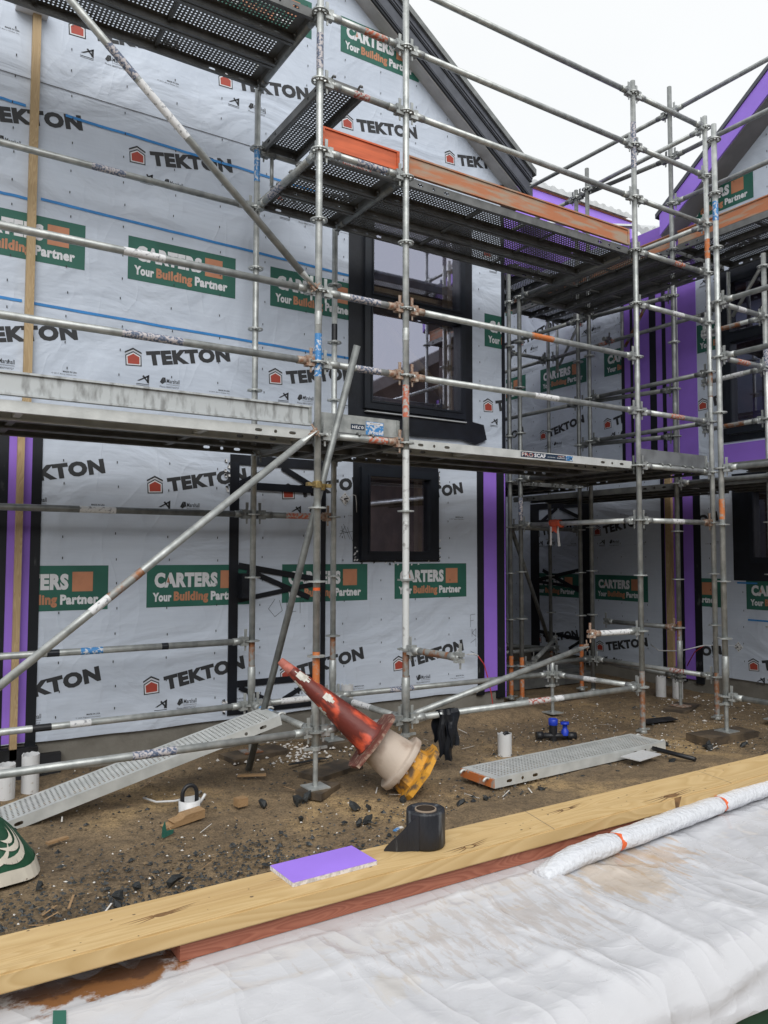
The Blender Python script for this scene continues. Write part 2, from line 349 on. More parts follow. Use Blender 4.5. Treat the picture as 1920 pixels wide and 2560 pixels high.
def tekton(x, z, k=1., year='© 2017, Berry Global, Inc.', tiny=True):
    """x,z: lower-left of the little house mark"""
    out = house_logo(x, z, .125*k, .135*k, 3)
    out.append(('ink', text('TEKTON', x+.175*k, z+.018*k, .70*k, .118*k, .065, 10.5), 0))
    if tiny:
        bx, bz = x+.09*k, z-.118*k
        out.append(('ink', [[(bx, bz+.01), (bx+.02, bz+.01), (bx+.095, bz+.052), (bx+.095, bz+.066)], [(bx+.078, bz), (bx+.095, bz-.006), (bx+.095, bz+.066), (bx+.078, bz+.056)],
                            [(bx+.04, bz+.05), (bx+.052, bz+.058), (bx+.088, bz+.012), (bx+.08, bz+.004)]], 0))
        out.append(('ink', rect(bx-.005, bz-.016, bx+.095, bz-.011) + rect(bx-.005, bz-.026, bx+.095, bz-.023), 0))
        mx_ = x+.27*k
        out.append(('ink', [[(mx_, bz+.02), (mx_+.02, bz+.06), (mx_+.04, bz+.02), (mx_+.02, bz+.005)], [(mx_+.022, bz+.06), (mx_+.045, bz+.06), (mx_+.05, bz+.022), (mx_+.04, bz+.02)]], 0))
        out.append(('ink', text('Marshall', mx_+.055, bz+.018, .105, .034, .012), 0))
        out.append(('inkgrey', text('Innovations', mx_+.055, bz+.003, .105, .010, .0), 0))
        out.append(('inkgrey', text('Phone 08007769727', mx_, bz-.022, .155, .014, .0), 0))
        out.append(('ink', text('MADE IN USA', x+.76*k, bz+.005, .098, .013, .02), 0))
        out.append(('inkgrey', text(year, x+.68*k, bz-.016, .178, .013, .0), 0))
    return out
def carters(x, z, w, h):
    o = [('green', rect(x, z, x+w, z+h), 0)]
    o.append(('white', text('CARTERS', x+.07*w, z+.46*h, .60*w, .36*h, .06), 1))
    o.append(('terra', [[(x+.183*w, z+.58*h), (x+.212*w, z+.58*h), (x+.1975*w, z+.73*h)]], 2))
    o.append(('terra', rect(x+.70*w, z+.42*h, x+.87*w, z+.86*h), 1))
    o.append(('white', text('Your', x+.055*w, z+.13*h, .175*w, .215*h, .05), 1))
    o.append(('terra', text('Building', x+.25*w, z+.075*h, .33*w, .29*h, .05), 1))
    o.append(('white', text('Partner', x+.605*w, z+.13*h, .315*w, .225*h, .05), 1))
    return o
PRN = ['wrap', 'ink', 'inkgrey', 'green', 'white', 'terra', 'redink']
def minus(P, h):
    out = []
    for cut in ((1, 0, h[0]), (-1, 0, -h[1]), None):
        if cut: out.append(clip(P, *cut))
        else:
            Q = clip(clip(P, 1, 0, h[1]), -1, 0, -h[0]) if len(P) > 2 else []
            if len(Q) > 2: out += [clip(Q, 0, 1, h[2]), clip(Q, 0, -1, -h[3])]
    return [q for q in out if len(q) > 2]
def printon(mb, items, fn, clips, holes=()):
    for mname, polys, lift in items:
        mi = PRN.index(mname)
        for P in polys:
            for c in clips:
                P = clip(P, *c)
                if len(P) < 3: break
            if len(P) < 3: continue
            L = [P]
            for h in holes: L = [q for p in L for q in minus(p, h)]
            for P in L: mb.face([fn(u, v, .0015 + .0009*lift) for u, v in P], mi)

# ------------------------------------------------------------------ ground
def ground():
    def axis(a, b, lo, hi, st):
        o = []; x = lo
        while x < hi + 1e-6: o.append(x); x += st
        d = st; q = []; x = lo
        while x > a: d *= 1.5; x -= d; q.append(max(x, a))
        d = st; y = hi; t = []
        while y < b: d *= 1.5; y += d; t.append(min(y, b))
        return q[::-1] + o + t
    xs = axis(-90, 90, -3.2, 6.2, .045); ys = axis(-90, 90, -2.9, 3.4, .045)
    v = []; f = []
    for y in ys:
        for x in xs:
            near = -4 < x < 7 and -4 < y < 4
            z = 0
            if near:
                z = .022*noise.noise((x*1.3, y*1.3, 0)) + .014*noise.noise((x*5, y*5, 3)) + .006*noise.noise((x*17, y*17, 9))
                d = math.hypot((x-2.55)/1.1, (y-1.25)/.35)
                if d < 1: z += .10*(1-d*d)**2
                z += .05*math.exp(-((y+1.1)/.35)**2)*max(0, min(1, (x+.2)/1.2))*max(0, min(1, (4-x)/1.))
            v.append((x, y, z-.012))
    nx = len(xs)
    for j in range(len(ys)-1):
        for i in range(nx-1): f.append((j*nx+i, j*nx+i+1, (j+1)*nx+i+1, (j+1)*nx+i))
    me = bpy.data.meshes.new('ground'); me.from_pydata(v, [], f)
    for p in me.polygons: p.use_smooth = True
    m, n, l, p = newmat('damp_brown_dirt'); p.inputs['Roughness'].default_value = .85
    tc = n.new('ShaderNodeTexCoord')
    def nz(sc, det, rough=.6):
        t = n.new('ShaderNodeTexNoise'); t.inputs['Scale'].default_value = sc; t.inputs['Detail'].default_value = det; t.inputs['Roughness'].default_value = rough
        l.new(tc.outputs['Object'], t.inputs['Vector']); return t.outputs['Fac']
    def ramp(src, stops):
        r = n.new('ShaderNodeValToRGB'); e = r.color_ramp.elements
        while len(e) < len(stops): e.new(.5)
        for q, (a, c) in zip(e, stops): q.position = a; q.color = c+(1,)
        l.new(src, r.inputs[0]); return r.outputs[0]
    big = ramp(nz(.9, 6), [(.36, (.145, .105, .064)), (.55, (.24, .172, .098)), (.64, (.40, .28, .14))])
    fine = ramp(nz(75, 6, .75), [(.34, (.25, .25, .26)), (.5, (1, 1, 1)), (.64, (1.35, 1.3, 1.25))])
    mid = ramp(nz(16, 5, .7), [(.36, (.55, .55, .56)), (.52, (1, 1, 1)), (.7, (1.15, 1.12, 1.1))])
    a = n.new('ShaderNodeMixRGB'); a.blend_type = 'MULTIPLY'; a.inputs[0].default_value = .9; l.new(big, a.inputs[1]); l.new(fine, a.inputs[2])
    b = n.new('ShaderNodeMixRGB'); b.blend_type = 'MULTIPLY'; b.inputs[0].default_value = .8; l.new(a.outputs[0], b.inputs[1]); l.new(mid, b.inputs[2])
    vo = n.new('ShaderNodeTexVoronoi'); vo.inputs['Scale'].default_value = 34; l.new(tc.outputs['Object'], vo.inputs['Vector'])
    sp = ramp(vo.outputs['Distance'], [(.07, (1, 1, 1)), (.13, (0, 0, 0))])
    c = n.new('ShaderNodeMixRGB'); l.new(sp, c.inputs[0]); l.new(b.outputs[0], c.inputs[1])
    pc = ramp(vo.outputs['Color'], [(.3, (.015, .015, .015)), (.6, (.05, .035, .022)), (.86, (.09, .07, .05)), (.93, (.5, .48, .44))])
    l.new(pc, c.inputs[2]); l.new(c.outputs[0], p.inputs['Base Color'])
    bu = n.new('ShaderNodeBump'); bu.inputs['Strength'].default_value = .7; bu.inputs['Distance'].default_value = .012
    l.new(nz(60, 6, .75), bu.inputs['Height']); l.new(bu.outputs[0], p.inputs['Normal'])
    me.materials.append(m); o = link('ground', me); o['kind'] = 'structure'
ground()

# ------------------------------------------------------------------ left house (front wall faces the scaffold)
YA = 1.45
hA = thing('wrapped_house', 'large grey-wrapped gabled house filling the left, with blue tape lines and two dark windows', 'house', None, (0, 1.6, 0))
hA.location = (0, 0, 0)
fA = lambda u, v, h: (u, YA-h, v)
def wallsheet(mb, u0, u1, v0, v1, holes, fn, top=None, mi=0, depth=.06):
    """front sheet with rectangular holes; top: list of (a,b,c) half-planes"""
    us = sorted({u0, u1, *[q for h in holes for q in h[:2]]}); vs = sorted({v0, v1, *[q for h in holes for q in h[2:]]})
    for i in range(len(us)-1):
        for j in range(len(vs)-1):
            a, b, c, d = us[i], us[i+1], vs[j], vs[j+1]
            if any(h[0] <= a and b <= h[1] and h[2] <= c and d <= h[3] for h in holes): continue
            P = [(a, c), (b, c), (b, d), (a, d)]
            for q in (top or []): P = clip(P, *q) if len(P) > 2 else P
            if len(P) > 2: mb.face([fn(x, y, 0) for x, y in P], mi)
def staples(mb, u0, u1, v0, v1, fn, holes, du=.4, dv=.19, clips=()):
    u = u0+.13
    while u < u1:
        v = v0+.1
        while v < v1:
            a = u+random.uniform(-.012, .012); b = v+random.uniform(-.02, .02)
            P = [(a-.0035, b-.009), (a+.0035, b-.009), (a+.0035, b+.009), (a-.0035, b+.009)]
            if not any(h[0] < a < h[1] and h[2] < b < h[3] for h in holes) and all(q[0]*a+q[1]*b < q[2] for q in clips): mb.face([fn(x, y, .006) for x, y in P], 1)
            v += dv
        u += du
WU = (1.23, 2.42, 2.94, 4.95); WL = (1.20, 2.08, 1.53, 2.39)
gab = [(.686, 1, 6.306+.686*1.886+.02), (-.686, 1, 6.306+.686*1.886+.02+.686*2*1.6)]
# upper storey wrap
mb = MB(); wallsheet(mb, -4.5, 2.97, 2.66, 9, [WU], fA, gab)
cl_u = [(1, 0, 2.965), (-1, 0, 4.4), (0, -1, -2.70)] + gab
for x in (-3.36, -2.147, -.93, .287, 1.504, 2.69): printon(mb, tekton(x-.0, 3.055), fA, cl_u, [WU]); printon(mb, tekton(x, 4.685, 1, tiny=True), fA, cl_u+[(0, 1, 5.1)], [WU])
for x in (-3.36, -2.145, -.928, .288, 1.505, 2.705): printon(mb, carters(x, 3.745, .895, .347), fA, cl_u, [WU])
for x in (-2.604, -1.404, -.204, .995, 2.2): printon(mb, tekton(x, 5.555), fA, cl_u); printon(mb, tekton(x, 7.19), fA, cl_u)
for x in (-2.62, -1.42, -.222, .977, 2.18): printon(mb, carters(x, 6.285, .895, .347), fA, cl_u)
staples(mb, -2.3, 2.95, 2.7, 7.2, fA, [WU], clips=gab)
mb.face([fA(-4, 5.108, .004), fA(2.96, 5.108, .004), fA(2.96, 5.114, .004), fA(-4, 5.114, .004)], 2)
mb.build('upper_house_wrap', PRN, hA)
# lower storey wrap, ragged lower edge
mb = MB(); wallsheet(mb, -4.5, 2.66, .26, 2.66, [WL], fA)
x = -4.5
while x < 2.66:
    x2 = min(x+.16, 2.66); g = lambda q: .226 + .014*noise.noise((q*2.1, 5, 1)) - .02*max(0, (q-1.6))
    mb.face([fA(x, g(x), .002+.008*abs(noise.noise((x*3, 1, 1)))), fA(x2, g(x2), .002+.008*abs(noise.noise((x2*3, 1, 1)))), fA(x2, .26, 0), fA(x, .26, 0)], 0); x = x2
cl_l = [(1, 0, 2.63), (-1, 0, 4.4), (0, 1, 2.64), (0, -1, -.27)]
yr = '© 2024, Magnera Corporation'
for x in (-3.06, -1.90, -.741, .42, 1.58): printon(mb, tekton(x, .49, .97, yr), fA, cl_l); printon(mb, tekton(x, 2.06, .97, yr), fA, cl_l, [WL])
for x in (-3.05, -1.89, -.735, .425, 1.588): printon(mb, carters(x, 1.165, .863, .332), fA, cl_l)
staples(mb, -1.5, 2.6, .3, 2.6, fA, [WL])
# felt pen scribble on the wrap
for P in ([(2.50, .98), (2.50, .86)], [(2.50, .98), (2.56, .985)], [(2.50, .92), (2.54, .925)], [(2.52, .84), (2.52, .76)], [(2.52, .80), (2.57, .84), (2.57, .76), (2.52, .80)], [(2.5, .70), (2.57, .74), (2.57, .66)], [(2.5, .62), (2.58, .58)],
          [(1.03, 1.86), (1.10, 1.72)], [(1.00, 1.80), (1.08, 1.78)], [(1.05, 1.84), (.99, 1.74)], [(1.01, 1.84), (1.05, 1.72)], [(1.07, 1.83), (1.13, 1.70)], [(.99, 1.77), (1.16, 1.80)],
          [(.36, 1.20), (.30, 1.12), (.36, 1.05), (.43, 1.10), (.40, 1.19)], [(.47, 1.22), (.47, 1.08), (.56, 1.09)], [(.60, 1.22), (.60, 1.07)]):
    for a, b in zip(P, P[1:]):
        d = Vector((b[0]-a[0], b[1]-a[1])).normalized(); nx, nz_ = -d.y*.0016, d.x*.0016
        mb.face([fA(a[0]-nx, a[1]-nz_, .0035), fA(b[0]-nx, b[1]-nz_, .0035), fA(b[0]+nx, b[1]+nz_, .0035), fA(a[0]+nx, a[1]+nz_, .0035)][::1], 1)
mb.build('lower_house_wrap', PRN, hA)
def slab(name, mats, parent, u0, u1, v0, v1, fn, h0, h1, mi=0):
    mb = MB(); mb.prism([(u0, v0), (u1, v0), (u1, v1), (u0, v1)], h0, h1, fn, mi); me = mb.mesh(name, [mats] if isinstance(mats, str) else mats); fixn(me)
    return link(name, me, parent)
# purple fire strips between printed black tapes
slab('purple_strip', 'purple', hA, -1.745, -1.575, .238, 2.64, fA, -.02, .004)
slab('corner_tape', 'blackprint', hA, -1.582, -1.513, .15, 2.65, fA, -.02, .007); slab('corner_tape', 'blackprint', hA, -1.82, -1.738, .15, 2.65, fA, -.02, .007)
b = slab('timber_batten', 'pineZ', hA, -1.686, -1.640, .13, 2.65, fA, .005, .05)
slab('purple_strip', 'purple', hA, 2.672, 2.855, .20, 2.64, fA, -.02, .004)
slab('corner_tape', 'blackprint', hA, 2.592, 2.676, .17, 2.65, fA, -.02, .007); slab('corner_tape', 'blackprint', hA, 2.850, 2.952, .12, 2.65, fA, -.02, .007)
slab('purple_strip', 'purple', hA, 2.953, 2.972, .12, 2.65, fA, -.05, .003)
slab('corner_tape', 'black', hA, 2.935, 2.978, 2.66, 5.52, fA, -.04, .006)
slab('timber_batten', 'pineZ', hA, -1.662, -1.604, 2.66, 5.60, fA, .004, .045)
slab('batten_cap', 'white', hA, -1.78, -1.56, 5.60, 5.66, fA, .002, .12)
# blue chalk-line tapes
for (a, za, b_, zb) in ((-1.412, 4.911, .75, 4.875), (-1.571, 4.222, 1.145, 4.166), (-1.621, 3.425, 1.10, 3.387), (-2.4, 4.905, -1.69, 4.90), (-2.4, 4.21, -1.66, 4.20), (-2.4, 3.44, -1.68, 3.43)):
    mb = MB(); n = 14
    for i in range(n):
        t0, t1 = i/n, (i+1)/n; w0 = .006*noise.noise((a+t0*9, za, 0)); w1 = .006*noise.noise((a+t1*9, za, 0))
        x0, x1 = a+(b_-a)*t0, a+(b_-a)*t1; q0, q1 = za+(zb-za)*t0+w0, za+(zb-za)*t1+w1
        mb.face([fA(x0, q0-.0105, .004), fA(x1, q1-.0105, .004), fA(x1, q1+.0105, .004), fA(x0, q0+.0105, .004)])
    mb.build('blue_tape_line', 'blue', hA)
# foundation and black membrane at its left
mb = MB(); mb.ab((-4.5, 1.475, -.3), (2.96, 1.7, .25)); mb.build('foundation', 'concrete', hA)
mb = MB(); mb.ab((-2.3, 1.40, -.05), (-1.50, 1.474, .205)); mb.ab((-1.50, 1.42, -.05), (-1.34, 1.474, .14)); mb.build('base_membrane', 'asphaltbox', hA)
# body behind the front wall
mb = MB(); mb.ab((2.93, 1.52, -.2), (2.97, 7, 5.5)); mb.build('side_wall', 'wrap', hA)
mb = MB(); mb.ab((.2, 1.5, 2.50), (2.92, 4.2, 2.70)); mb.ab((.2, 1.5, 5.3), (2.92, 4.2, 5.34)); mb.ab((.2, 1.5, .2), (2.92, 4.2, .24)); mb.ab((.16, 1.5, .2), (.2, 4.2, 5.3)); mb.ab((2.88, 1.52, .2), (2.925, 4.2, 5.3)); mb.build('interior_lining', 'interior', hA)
mb = MB(); mb.tube((1.55, 1.66, 3.90), (2.60, 1.66, 2.98), .055, 4); mb.build('interior_brace', 'pineZ', hA)
mb = MB(); mb.ab((2.285, 1.53, 2.96), (2.345, 1.62, 4.93)); mb.ab((1.915, 1.53, 1.57), (1.965, 1.60, 2.33)); mb.ab((1.33, 1.75, 2.75), (1.375, 1.84, 5.2)); mb.ab((1.75, 2.2, 2.75), (1.795, 2.29, 5.2)); mb.ab((1.3, 1.75, 4.2), (2.4, 1.84, 4.245)); mb.build('interior_framing', 'pineZ', hA)
mb = MB(); mb.ab((2.05, 3.2, 2.75), (2.16, 3.24, 4.7)); mb.ab((1.3, 3.0, 3.0), (1.5, 3.04, 3.55)); mb.ab((1.75, 3.6, 2.75), (1.95, 3.64, 3.3)); mb.build('interior_board', 'purplebright', hA)
# roof
def gableband(mb, o0, o1, y0, y1, mi, xe=3.2):
    """strip along both slopes; o = height above the soffit line"""
    z = lambda X: 6.23-.72*(X-2)
    ax = -1.6
    for (xa, xb) in ((ax, xe), (2*ax-xe, ax)):
        zz = (lambda X: z(X)) if xa == ax else (lambda X: z(2*ax-X))
        A = [(xa, zz(xa)+o0), (xb, zz(xb)+o0), (xb, zz(xb)+o1), (xa, zz(xa)+o1)]
        mb.prism(A, 0, 1, lambda u, v, h: (u, y0+(y1-y0)*h, v), mi)
rf = MB(); gableband(rf, .30, .36, 1.32, 7.2, 0, 3.25); roofA = rf.build('roof', 'metalroof', hA)
mb = MB(); gableband(mb, -.012, .0, 1.312, 1.46, 0); mb.build('soffit', 'soffit', roofA)
mb = MB(); gableband(mb, .0, .05, 1.29, 1.31, 1); gableband(mb, .05, .18, 1.28, 1.31, 0); gableband(mb, .18, .20, 1.27, 1.31, 1); gableband(mb, .20, .30, 1.265, 1.31, 0, 3.22); gableband(mb, .30, .365, 1.24, 1.319, 2, 3.26); gableband(mb, .225, .235, 1.255, 1.264, 0, 3.22); gableband(mb, .03, .04, 1.28, 1.289, 0)
mb.build('barge_flashing', ['metalroof', 'black', 'galvdark'], roofA)
mb = MB(); mb.ab((3.0, 1.33, 5.36), (3.19, 7, 5.40)); mb.ab((3.19, 1.3, 5.36), (3.26, 7, 5.50)); mb.build('gutter', 'metalroof', roofA)

def window(parent, u0, u1, v0, v1, fn, bars, glass_in=.085, fr=.075, extra=None):
    """projecting dark frame round one or more panes; bars: list of pane rects"""
    w = MB(); us = sorted({u0, u1, *[q for b in bars for q in b[:2]]}); vs = sorted({v0, v1, *[q for b in bars for q in b[2:]]})
    for i in range(len(us)-1):
        for j in range(len(vs)-1):
            a, b_, c, d = us[i], us[i+1], vs[j], vs[j+1]
            if any(h[0] <= a and b_ <= h[1] and h[2] <= c and d <= h[3] for h in bars): continue
            w.prism([(a, c), (b_, c), (b_, d), (a, d)], -.07, .045, fn)
    for b in bars:   # inner sash bead
        for (a, b_, c, d) in ((b[0]-.02, b[0]-.004, b[2]-.02, b[3]+.02), (b[1]+.004, b[1]+.02, b[2]-.02, b[3]+.02)):
            w.prism([(a, c), (b_, c), (b_, d), (a, d)], .0455, .056, fn)
        for (a, b_, c, d) in ((b[0]-.004, b[1]+.004, b[2]-.02, b[2]-.004), (b[0]-.004, b[1]+.004, b[3]+.004, b[3]+.02)):
            w.prism([(a, c), (b_, c), (b_, d), (a, d)], .0455, .056, fn)
    me = w.mesh('window', ['frame']); bm = bmesh.new(); bm.from_mesh(me); bmesh.ops.recalc_face_normals(bm, faces=bm.faces); bm.to_mesh(me); bm.free()
    wo = link('window', me, parent)
    for b in bars:
        g = MB(); g.face([fn(b[0]-.006, b[2]-.006, -.01), fn(b[1]+.006, b[2]-.006, -.01), fn(b[1]+.006, b[3]+.006, -.01), fn(b[0]-.006, b[3]+.006, -.01)])
        g.build('pane', 'glass', wo)
    return wo
w1 = window(hA, *WU, fA, [(1.315, 2.355, 3.02, 3.90), (1.325, 2.345, 4.04, 4.86)])
w1['label'] = 'tall upper window with two panes behind the scaffold'
def framebox(name, mt, parent, u0, u1, v0, v1, w, fn, h0, h1):
    mb = MB()
    for (a, b_, c, d) in ((u0, u0+w[0], v0, v1), (u1-w[1], u1, v0, v1), (u0+w[0], u1-w[1], v0, v0+w[2]), (u0+w[0], u1-w[1], v1-w[3], v1)):
        if b_ > a and d > c: mb.prism([(a, c), (b_, c), (b_, d), (a, d)], h0, h1, fn)
    return mb.build(name, mt, parent)
framebox('flashing_tape', 'black', w1, 1.075, 2.535, 2.77, 5.06, (.16, .118, .172, .10), fA, -.03, .010)
mb = MB(); rows = [(1.70, 2.93), (2.50, 2.93), (2.66, 2.91), (2.70, 2.76), (2.56, 2.70), (2.38, 2.735), (1.75, 2.72)]
mb.prism(rows, .011, .035, fA); mb.build('loose_flashing', 'black', w1)
slab('sill_bar', 'zincroof', w1, 1.24, 2.42, 2.905, 2.915, fA, .02, .06)
w2 = window(hA, *WL, fA, [(1.292, 1.974, 1.613, 2.305)])
framebox('flashing_tape', 'black', w2, 1.13, 2.10, 1.515, 2.47, (.066, .018, .012, .078), fA, -.03, .007)
mb = MB()
for (a, c, b_, d) in ((1.135, 1.50, 1.165, 1.73), (1.20, 1.475, 2.09, 1.512), (2.088, 1.50, 2.11, 1.72), (2.09, 2.25, 2.105, 2.4)):
    for i in range(14):
        t = i/14; x0 = a+(b_-a)*random.random(); z0 = c+(d-c)*random.random(); mb.face([fA(x0, z0, .009), fA(x0+.018, z0+.004, .011), fA(x0+.02, z0+.018, .009), fA(x0+.003, z0+.015, .012)], i % 2)
mb.build('torn_tape', ['stickerwhite', 'black'], w2)
# taped-over doorway
dr = framebox('taped_doorway', 'black', hA, -.06, .845, .26, 2.42, (.08, .045, .04, .085), fA, -.03, .012)
def strap(p, q, w, h=.014):
    p, q = Vector(p), Vector(q); d = (q-p).normalized(); n_ = Vector((-d.y, d.x))*w/2
    mb = MB(); mb.prism([tuple(p-n_), tuple(q-n_), tuple(q+n_), tuple(p+n_)], .0125, h, fA); o = mb.build('tape_strap', 'black', dr); return o
strap((.02, 2.16), (.80, 2.155), .065); strap((.41, 2.335), (.78, 2.15), .05, .0145); strap((.02, 2.185), (.30, 2.32), .03, .0135)
strap((.02, 1.49), (.80, 1.355), .05); strap((.10, 1.45), (.685, 1.205), .045, .0145); strap((.02, 1.20), (.80, 1.335), .04, .0135)
strap((.02, .51), (.80, .51), .055); strap((.04, .48), (.33, .335), .04, .0145); strap((.44, .345), (.72, .48), .04, .0135)
mb = MB(); mb.ab((.02, YA-.10, 1.22), (.115, YA-.004, 1.425)); mb.build('latch_box', 'black', dr)
mb = MB()
for i in range(18):
    z0 = 2.10+random.random()*.27; x0 = -.115+random.random()*.04; mb.face([fA(x0, z0, .006), fA(x0+.022, z0-.006, .012), fA(x0+.02, z0+.02, .006), fA(x0-.004, z0+.016, .014)], i % 2)
for i in range(8):
    z0 = .27+random.random()*.12; x0 = -.11+random.random()*.03; mb.face([fA(x0, z0, .006), fA(x0+.022, z0-.006, .012), fA(x0+.02, z0+.02, .006), fA(x0-.004, z0+.016, .014)], i % 2)
mb.build('torn_tape', ['stickerwhite', 'black'], dr)
# diamond cable seals with a wire
def seal(x, z, fn, parent, wire, wm):
    mb = MB(); mb.prism([(x-.055, z), (x, z-.06), (x+.055, z), (x, z+.06)], .004, .007, fn, 0)
    for a, b_ in ((0, .04), (0, -.04), (.03, 0), (-.035, .012), (-.03, -.02), (.018, .022), (.02, -.025)): mb.prism([(x+a-.006, z+b_-.004), (x+a+.006, z+b_-.004), (x+a+.006, z+b_+.004), (x+a-.006, z+b_+.004)], .0072, .0076, fn, 1)
    mb.path([fn(x-.008, z-.004, .008), fn(x+.0, z, .03), fn(x+.01, z+.006, .04)], .007, 8, 1)
    o = mb.build('cable_seal', ['stickerwhite', 'rubber'], parent)
    c = MB(); c.path(wire, .0035, 6); c.build('cable', wm, o)
seal(1.045, 2.09, fA, hA, [fA(1.05, 2.093, .04), fA(1.09, 2.125, .06), fA(1.13, 2.12, .05), fA(1.15, 2.06, .03), fA(1.165, 1.97, .01)], 'pvc')
seal(2.345, .60, fA, hA, [fA(2.35, .605, .04), fA(2.40, .60, .08)], 'pvc')

# ------------------------------------------------------------------ right house (wall faces left), u = -Y
XB = 5.6
fB = lambda u, v, h: (XB-h, -u, v)
hB = thing('wrapped_house', 'right-hand grey-wrapped house with purple gable barge and purple board bands', 'house')
APB = -1.0
gB = [(-.75, 1, 6.337+.75*.047+.02), (.75, 1, 6.337+.75*.047+.02-1.5*APB)]
VU = (-.60, .75, 2.95, 4.75); VL = (-.36, .6, 1.50, 2.35)
mb = MB(); wallsheet(mb, -4.4, -2.10, 2.66, 5.78, [], fB)
cB = [(1, 0, -2.11), (-1, 0, 4.38), (0, 1, 5.77), (0, -1, -2.7)]
for u in (-4.83, -3.621, -2.413): printon(mb, carters(u, 3.968, .895, .337), fB, cB); printon(mb, tekton(u-.013, 3.262), fB, cB)
for u in (-4.64, -3.43): printon(mb, carters(u, 5.31, .895, .337), fB, cB)
for u in (-4.1, -2.9): printon(mb, tekton(u, 4.75), fB, cB)
staples(mb, -4.3, -2.15, 2.7, 5.7, fB, []); mb.build('house_wrap', PRN, hB)
mb = MB(); wallsheet(mb, -1.0, 1.25, 2.66, 9.5, [VU], fB, gB)
cB2 = [(-1, 0, .99), (1, 0, 1.24), (0, -1, -2.86)] + gB
for u in (-1.0, .21, 1.42): printon(mb, carters(u, 3.975, .895, .337), fB, cB2, [VU]); printon(mb, tekton(u+.01, 3.285), fB, cB2, [VU])
for u in (-1.03, .15): printon(mb, carters(u-.1, 5.585, .895, .337), fB, cB2); printon(mb, tekton(u, 4.9), fB, cB2)
staples(mb, -1, 1.5, 2.9, 6.5, fB, [VU], clips=gB); mb.build('house_wrap', PRN, hB)
mb = MB(); wallsheet(mb, -4.4, -1.53, .2, 2.66, [], fB); cB3 = [(1, 0, -1.54), (-1, 0, 4.38), (0, 1, 2.6)]
for u in (-3.78, -2.62): printon(mb, carters(u, .99, .863, .328), fB, cB3); printon(mb, tekton(u+.014, .30, .97, yr), fB, cB3); printon(mb, tekton(u-.006, 1.838, .97, yr), fB, cB3)
staples(mb, -4.3, -1.6, .3, 2.6, fB, []); mb.build('house_wrap', PRN, hB)
mb = MB(); wallsheet(mb, -1.0, 1.25, .2, 2.66, [VL], fB); cB4 = [(-1, 0, .995), (1, 0, 1.24), (0, 1, 2.6)]
for u in (-1.594, -.434, .726): printon(mb, carters(u, .985, .863, .328), fB, cB4); printon(mb, tekton(u+.01, .31, .97, yr), fB, cB4); printon(mb, tekton(u, 1.838, .97, yr), fB, cB4, [VL])
staples(mb, -1, 1, .3, 2.6, fB, [VL]); mb.build('house_wrap', PRN, hB)
slab('blue_tape_line', 'blue', hB, -.54, -.3, 1.265, 1.283, fB, .003, .005); slab('blue_tape_line', 'blue', hB, -.42, .3, .86, .878, fB, .003, .005)
# bands between lower sheets
for (a, b_) in ((-1.545, -1.495), (-1.302, -1.229), (-1.088, -.994)): slab('corner_tape', 'blackprint', hB, a, b_, .08, 2.66, fB, -.03, .007)
for (a, b_) in ((-1.497, -1.30), (-1.231, -1.086)): slab('purple_strip', 'purple', hB, a, b_, .12, 2.66, fB, -.03, .004)
slab('timber_batten', 'pineZ', hB, -1.452, -1.367, .1, 2.66, fB, .005, .05)
dB = slab('taped_doorway', 'black', hB, -3.85, -3.68, .1, 2.33, fB, -.02, .012); slab('door_tape', 'black', dB, -2.83, -2.645, .1, 2.33, fB, -.02, .012); slab('door_tape', 'black', dB, -3.68, -2.83, 2.245, 2.33, fB, -.02, .012)
for p_, q_, w_ in (((-3.68, 2.06), (-2.83, 2.05), .06), ((-3.68, 2.03), (-3.30, 2.25), .05), ((-3.25, 2.25), (-2.83, 2.08), .05), ((-3.6, 1.36), (-2.83, 1.06), .05), ((-3.68, 1.22), (-2.83, 1.385), .05), ((-3.68, 1.19), (-2.83, 1.13), .04), ((-3.68, .47), (-2.83, .43), .05), ((-3.6, .43), (-3.3, .28), .04), ((-2.85, .42), (-3.1, .28), .04)):
    p_, q_ = Vector(p_), Vector(q_); d = (q_-p_).normalized(); n_ = Vector((-d.y, d.x))*w_/2; mb = MB(); mb.prism([tuple(p_-n_), tuple(q_-n_), tuple(q_+n_), tuple(p_+n_)], .0125, .0135+.001*w_*10, fB); mb.build('tape_strap', 'black', dB)
# upper purple return with black joints
slab('purple_strip', 'purple', hB, -2.08, -1.35, 2.66, 5.70, fB, -.03, .003); slab('purple_strip', 'purple', hB, -1.35, -.998, 2.66, 5.80, fB, -.03, .004); slab('corner_tape', 'black', hB, -1.40, -1.35, 5.42, 5.85, fB, -.03, .010)
for (a, b_) in ((-2.118, -2.07), (-1.972, -1.93), (-1.67, -1.574), (-1.482, -1.43)): slab('corner_tape', 'blackprint', hB, a, b_, 2.66, 5.45, fB, -.02, .008)
mb = MB(); mb.tube(fB(-1.25, 2.66, .02), fB(-1.25, 5.5, .02), .007, 8); mb.build('white_cord', 'pvc', hB)
slab('purple_strip', 'purple', hB, -.73, 1.25, 2.60, 2.845, fB, -.02, .009)
mb = MB(); wallsheet(mb, 1.25, 3.2, .2, 9, [(1.9, 2.7, 2.9, 4.4)], fB, gB); mb.face([fB(1.9, 2.9, -.1), fB(2.7, 2.9, -.1), fB(2.7, 4.4, -.1), fB(1.9, 4.4, -.1)], 1); mb.build('dark_cladding', ['brick', 'purple'], hB)
w3 = window(hB, *VU, fB, [(-.53, .68, 3.05, 4.0), (-.53, .68, 4.12, 4.68)])
framebox('flashing_tape', 'black', w3, -.69, .85, 2.87, 4.86, (.09, .09, .075, .1), fB, -.03, .011)
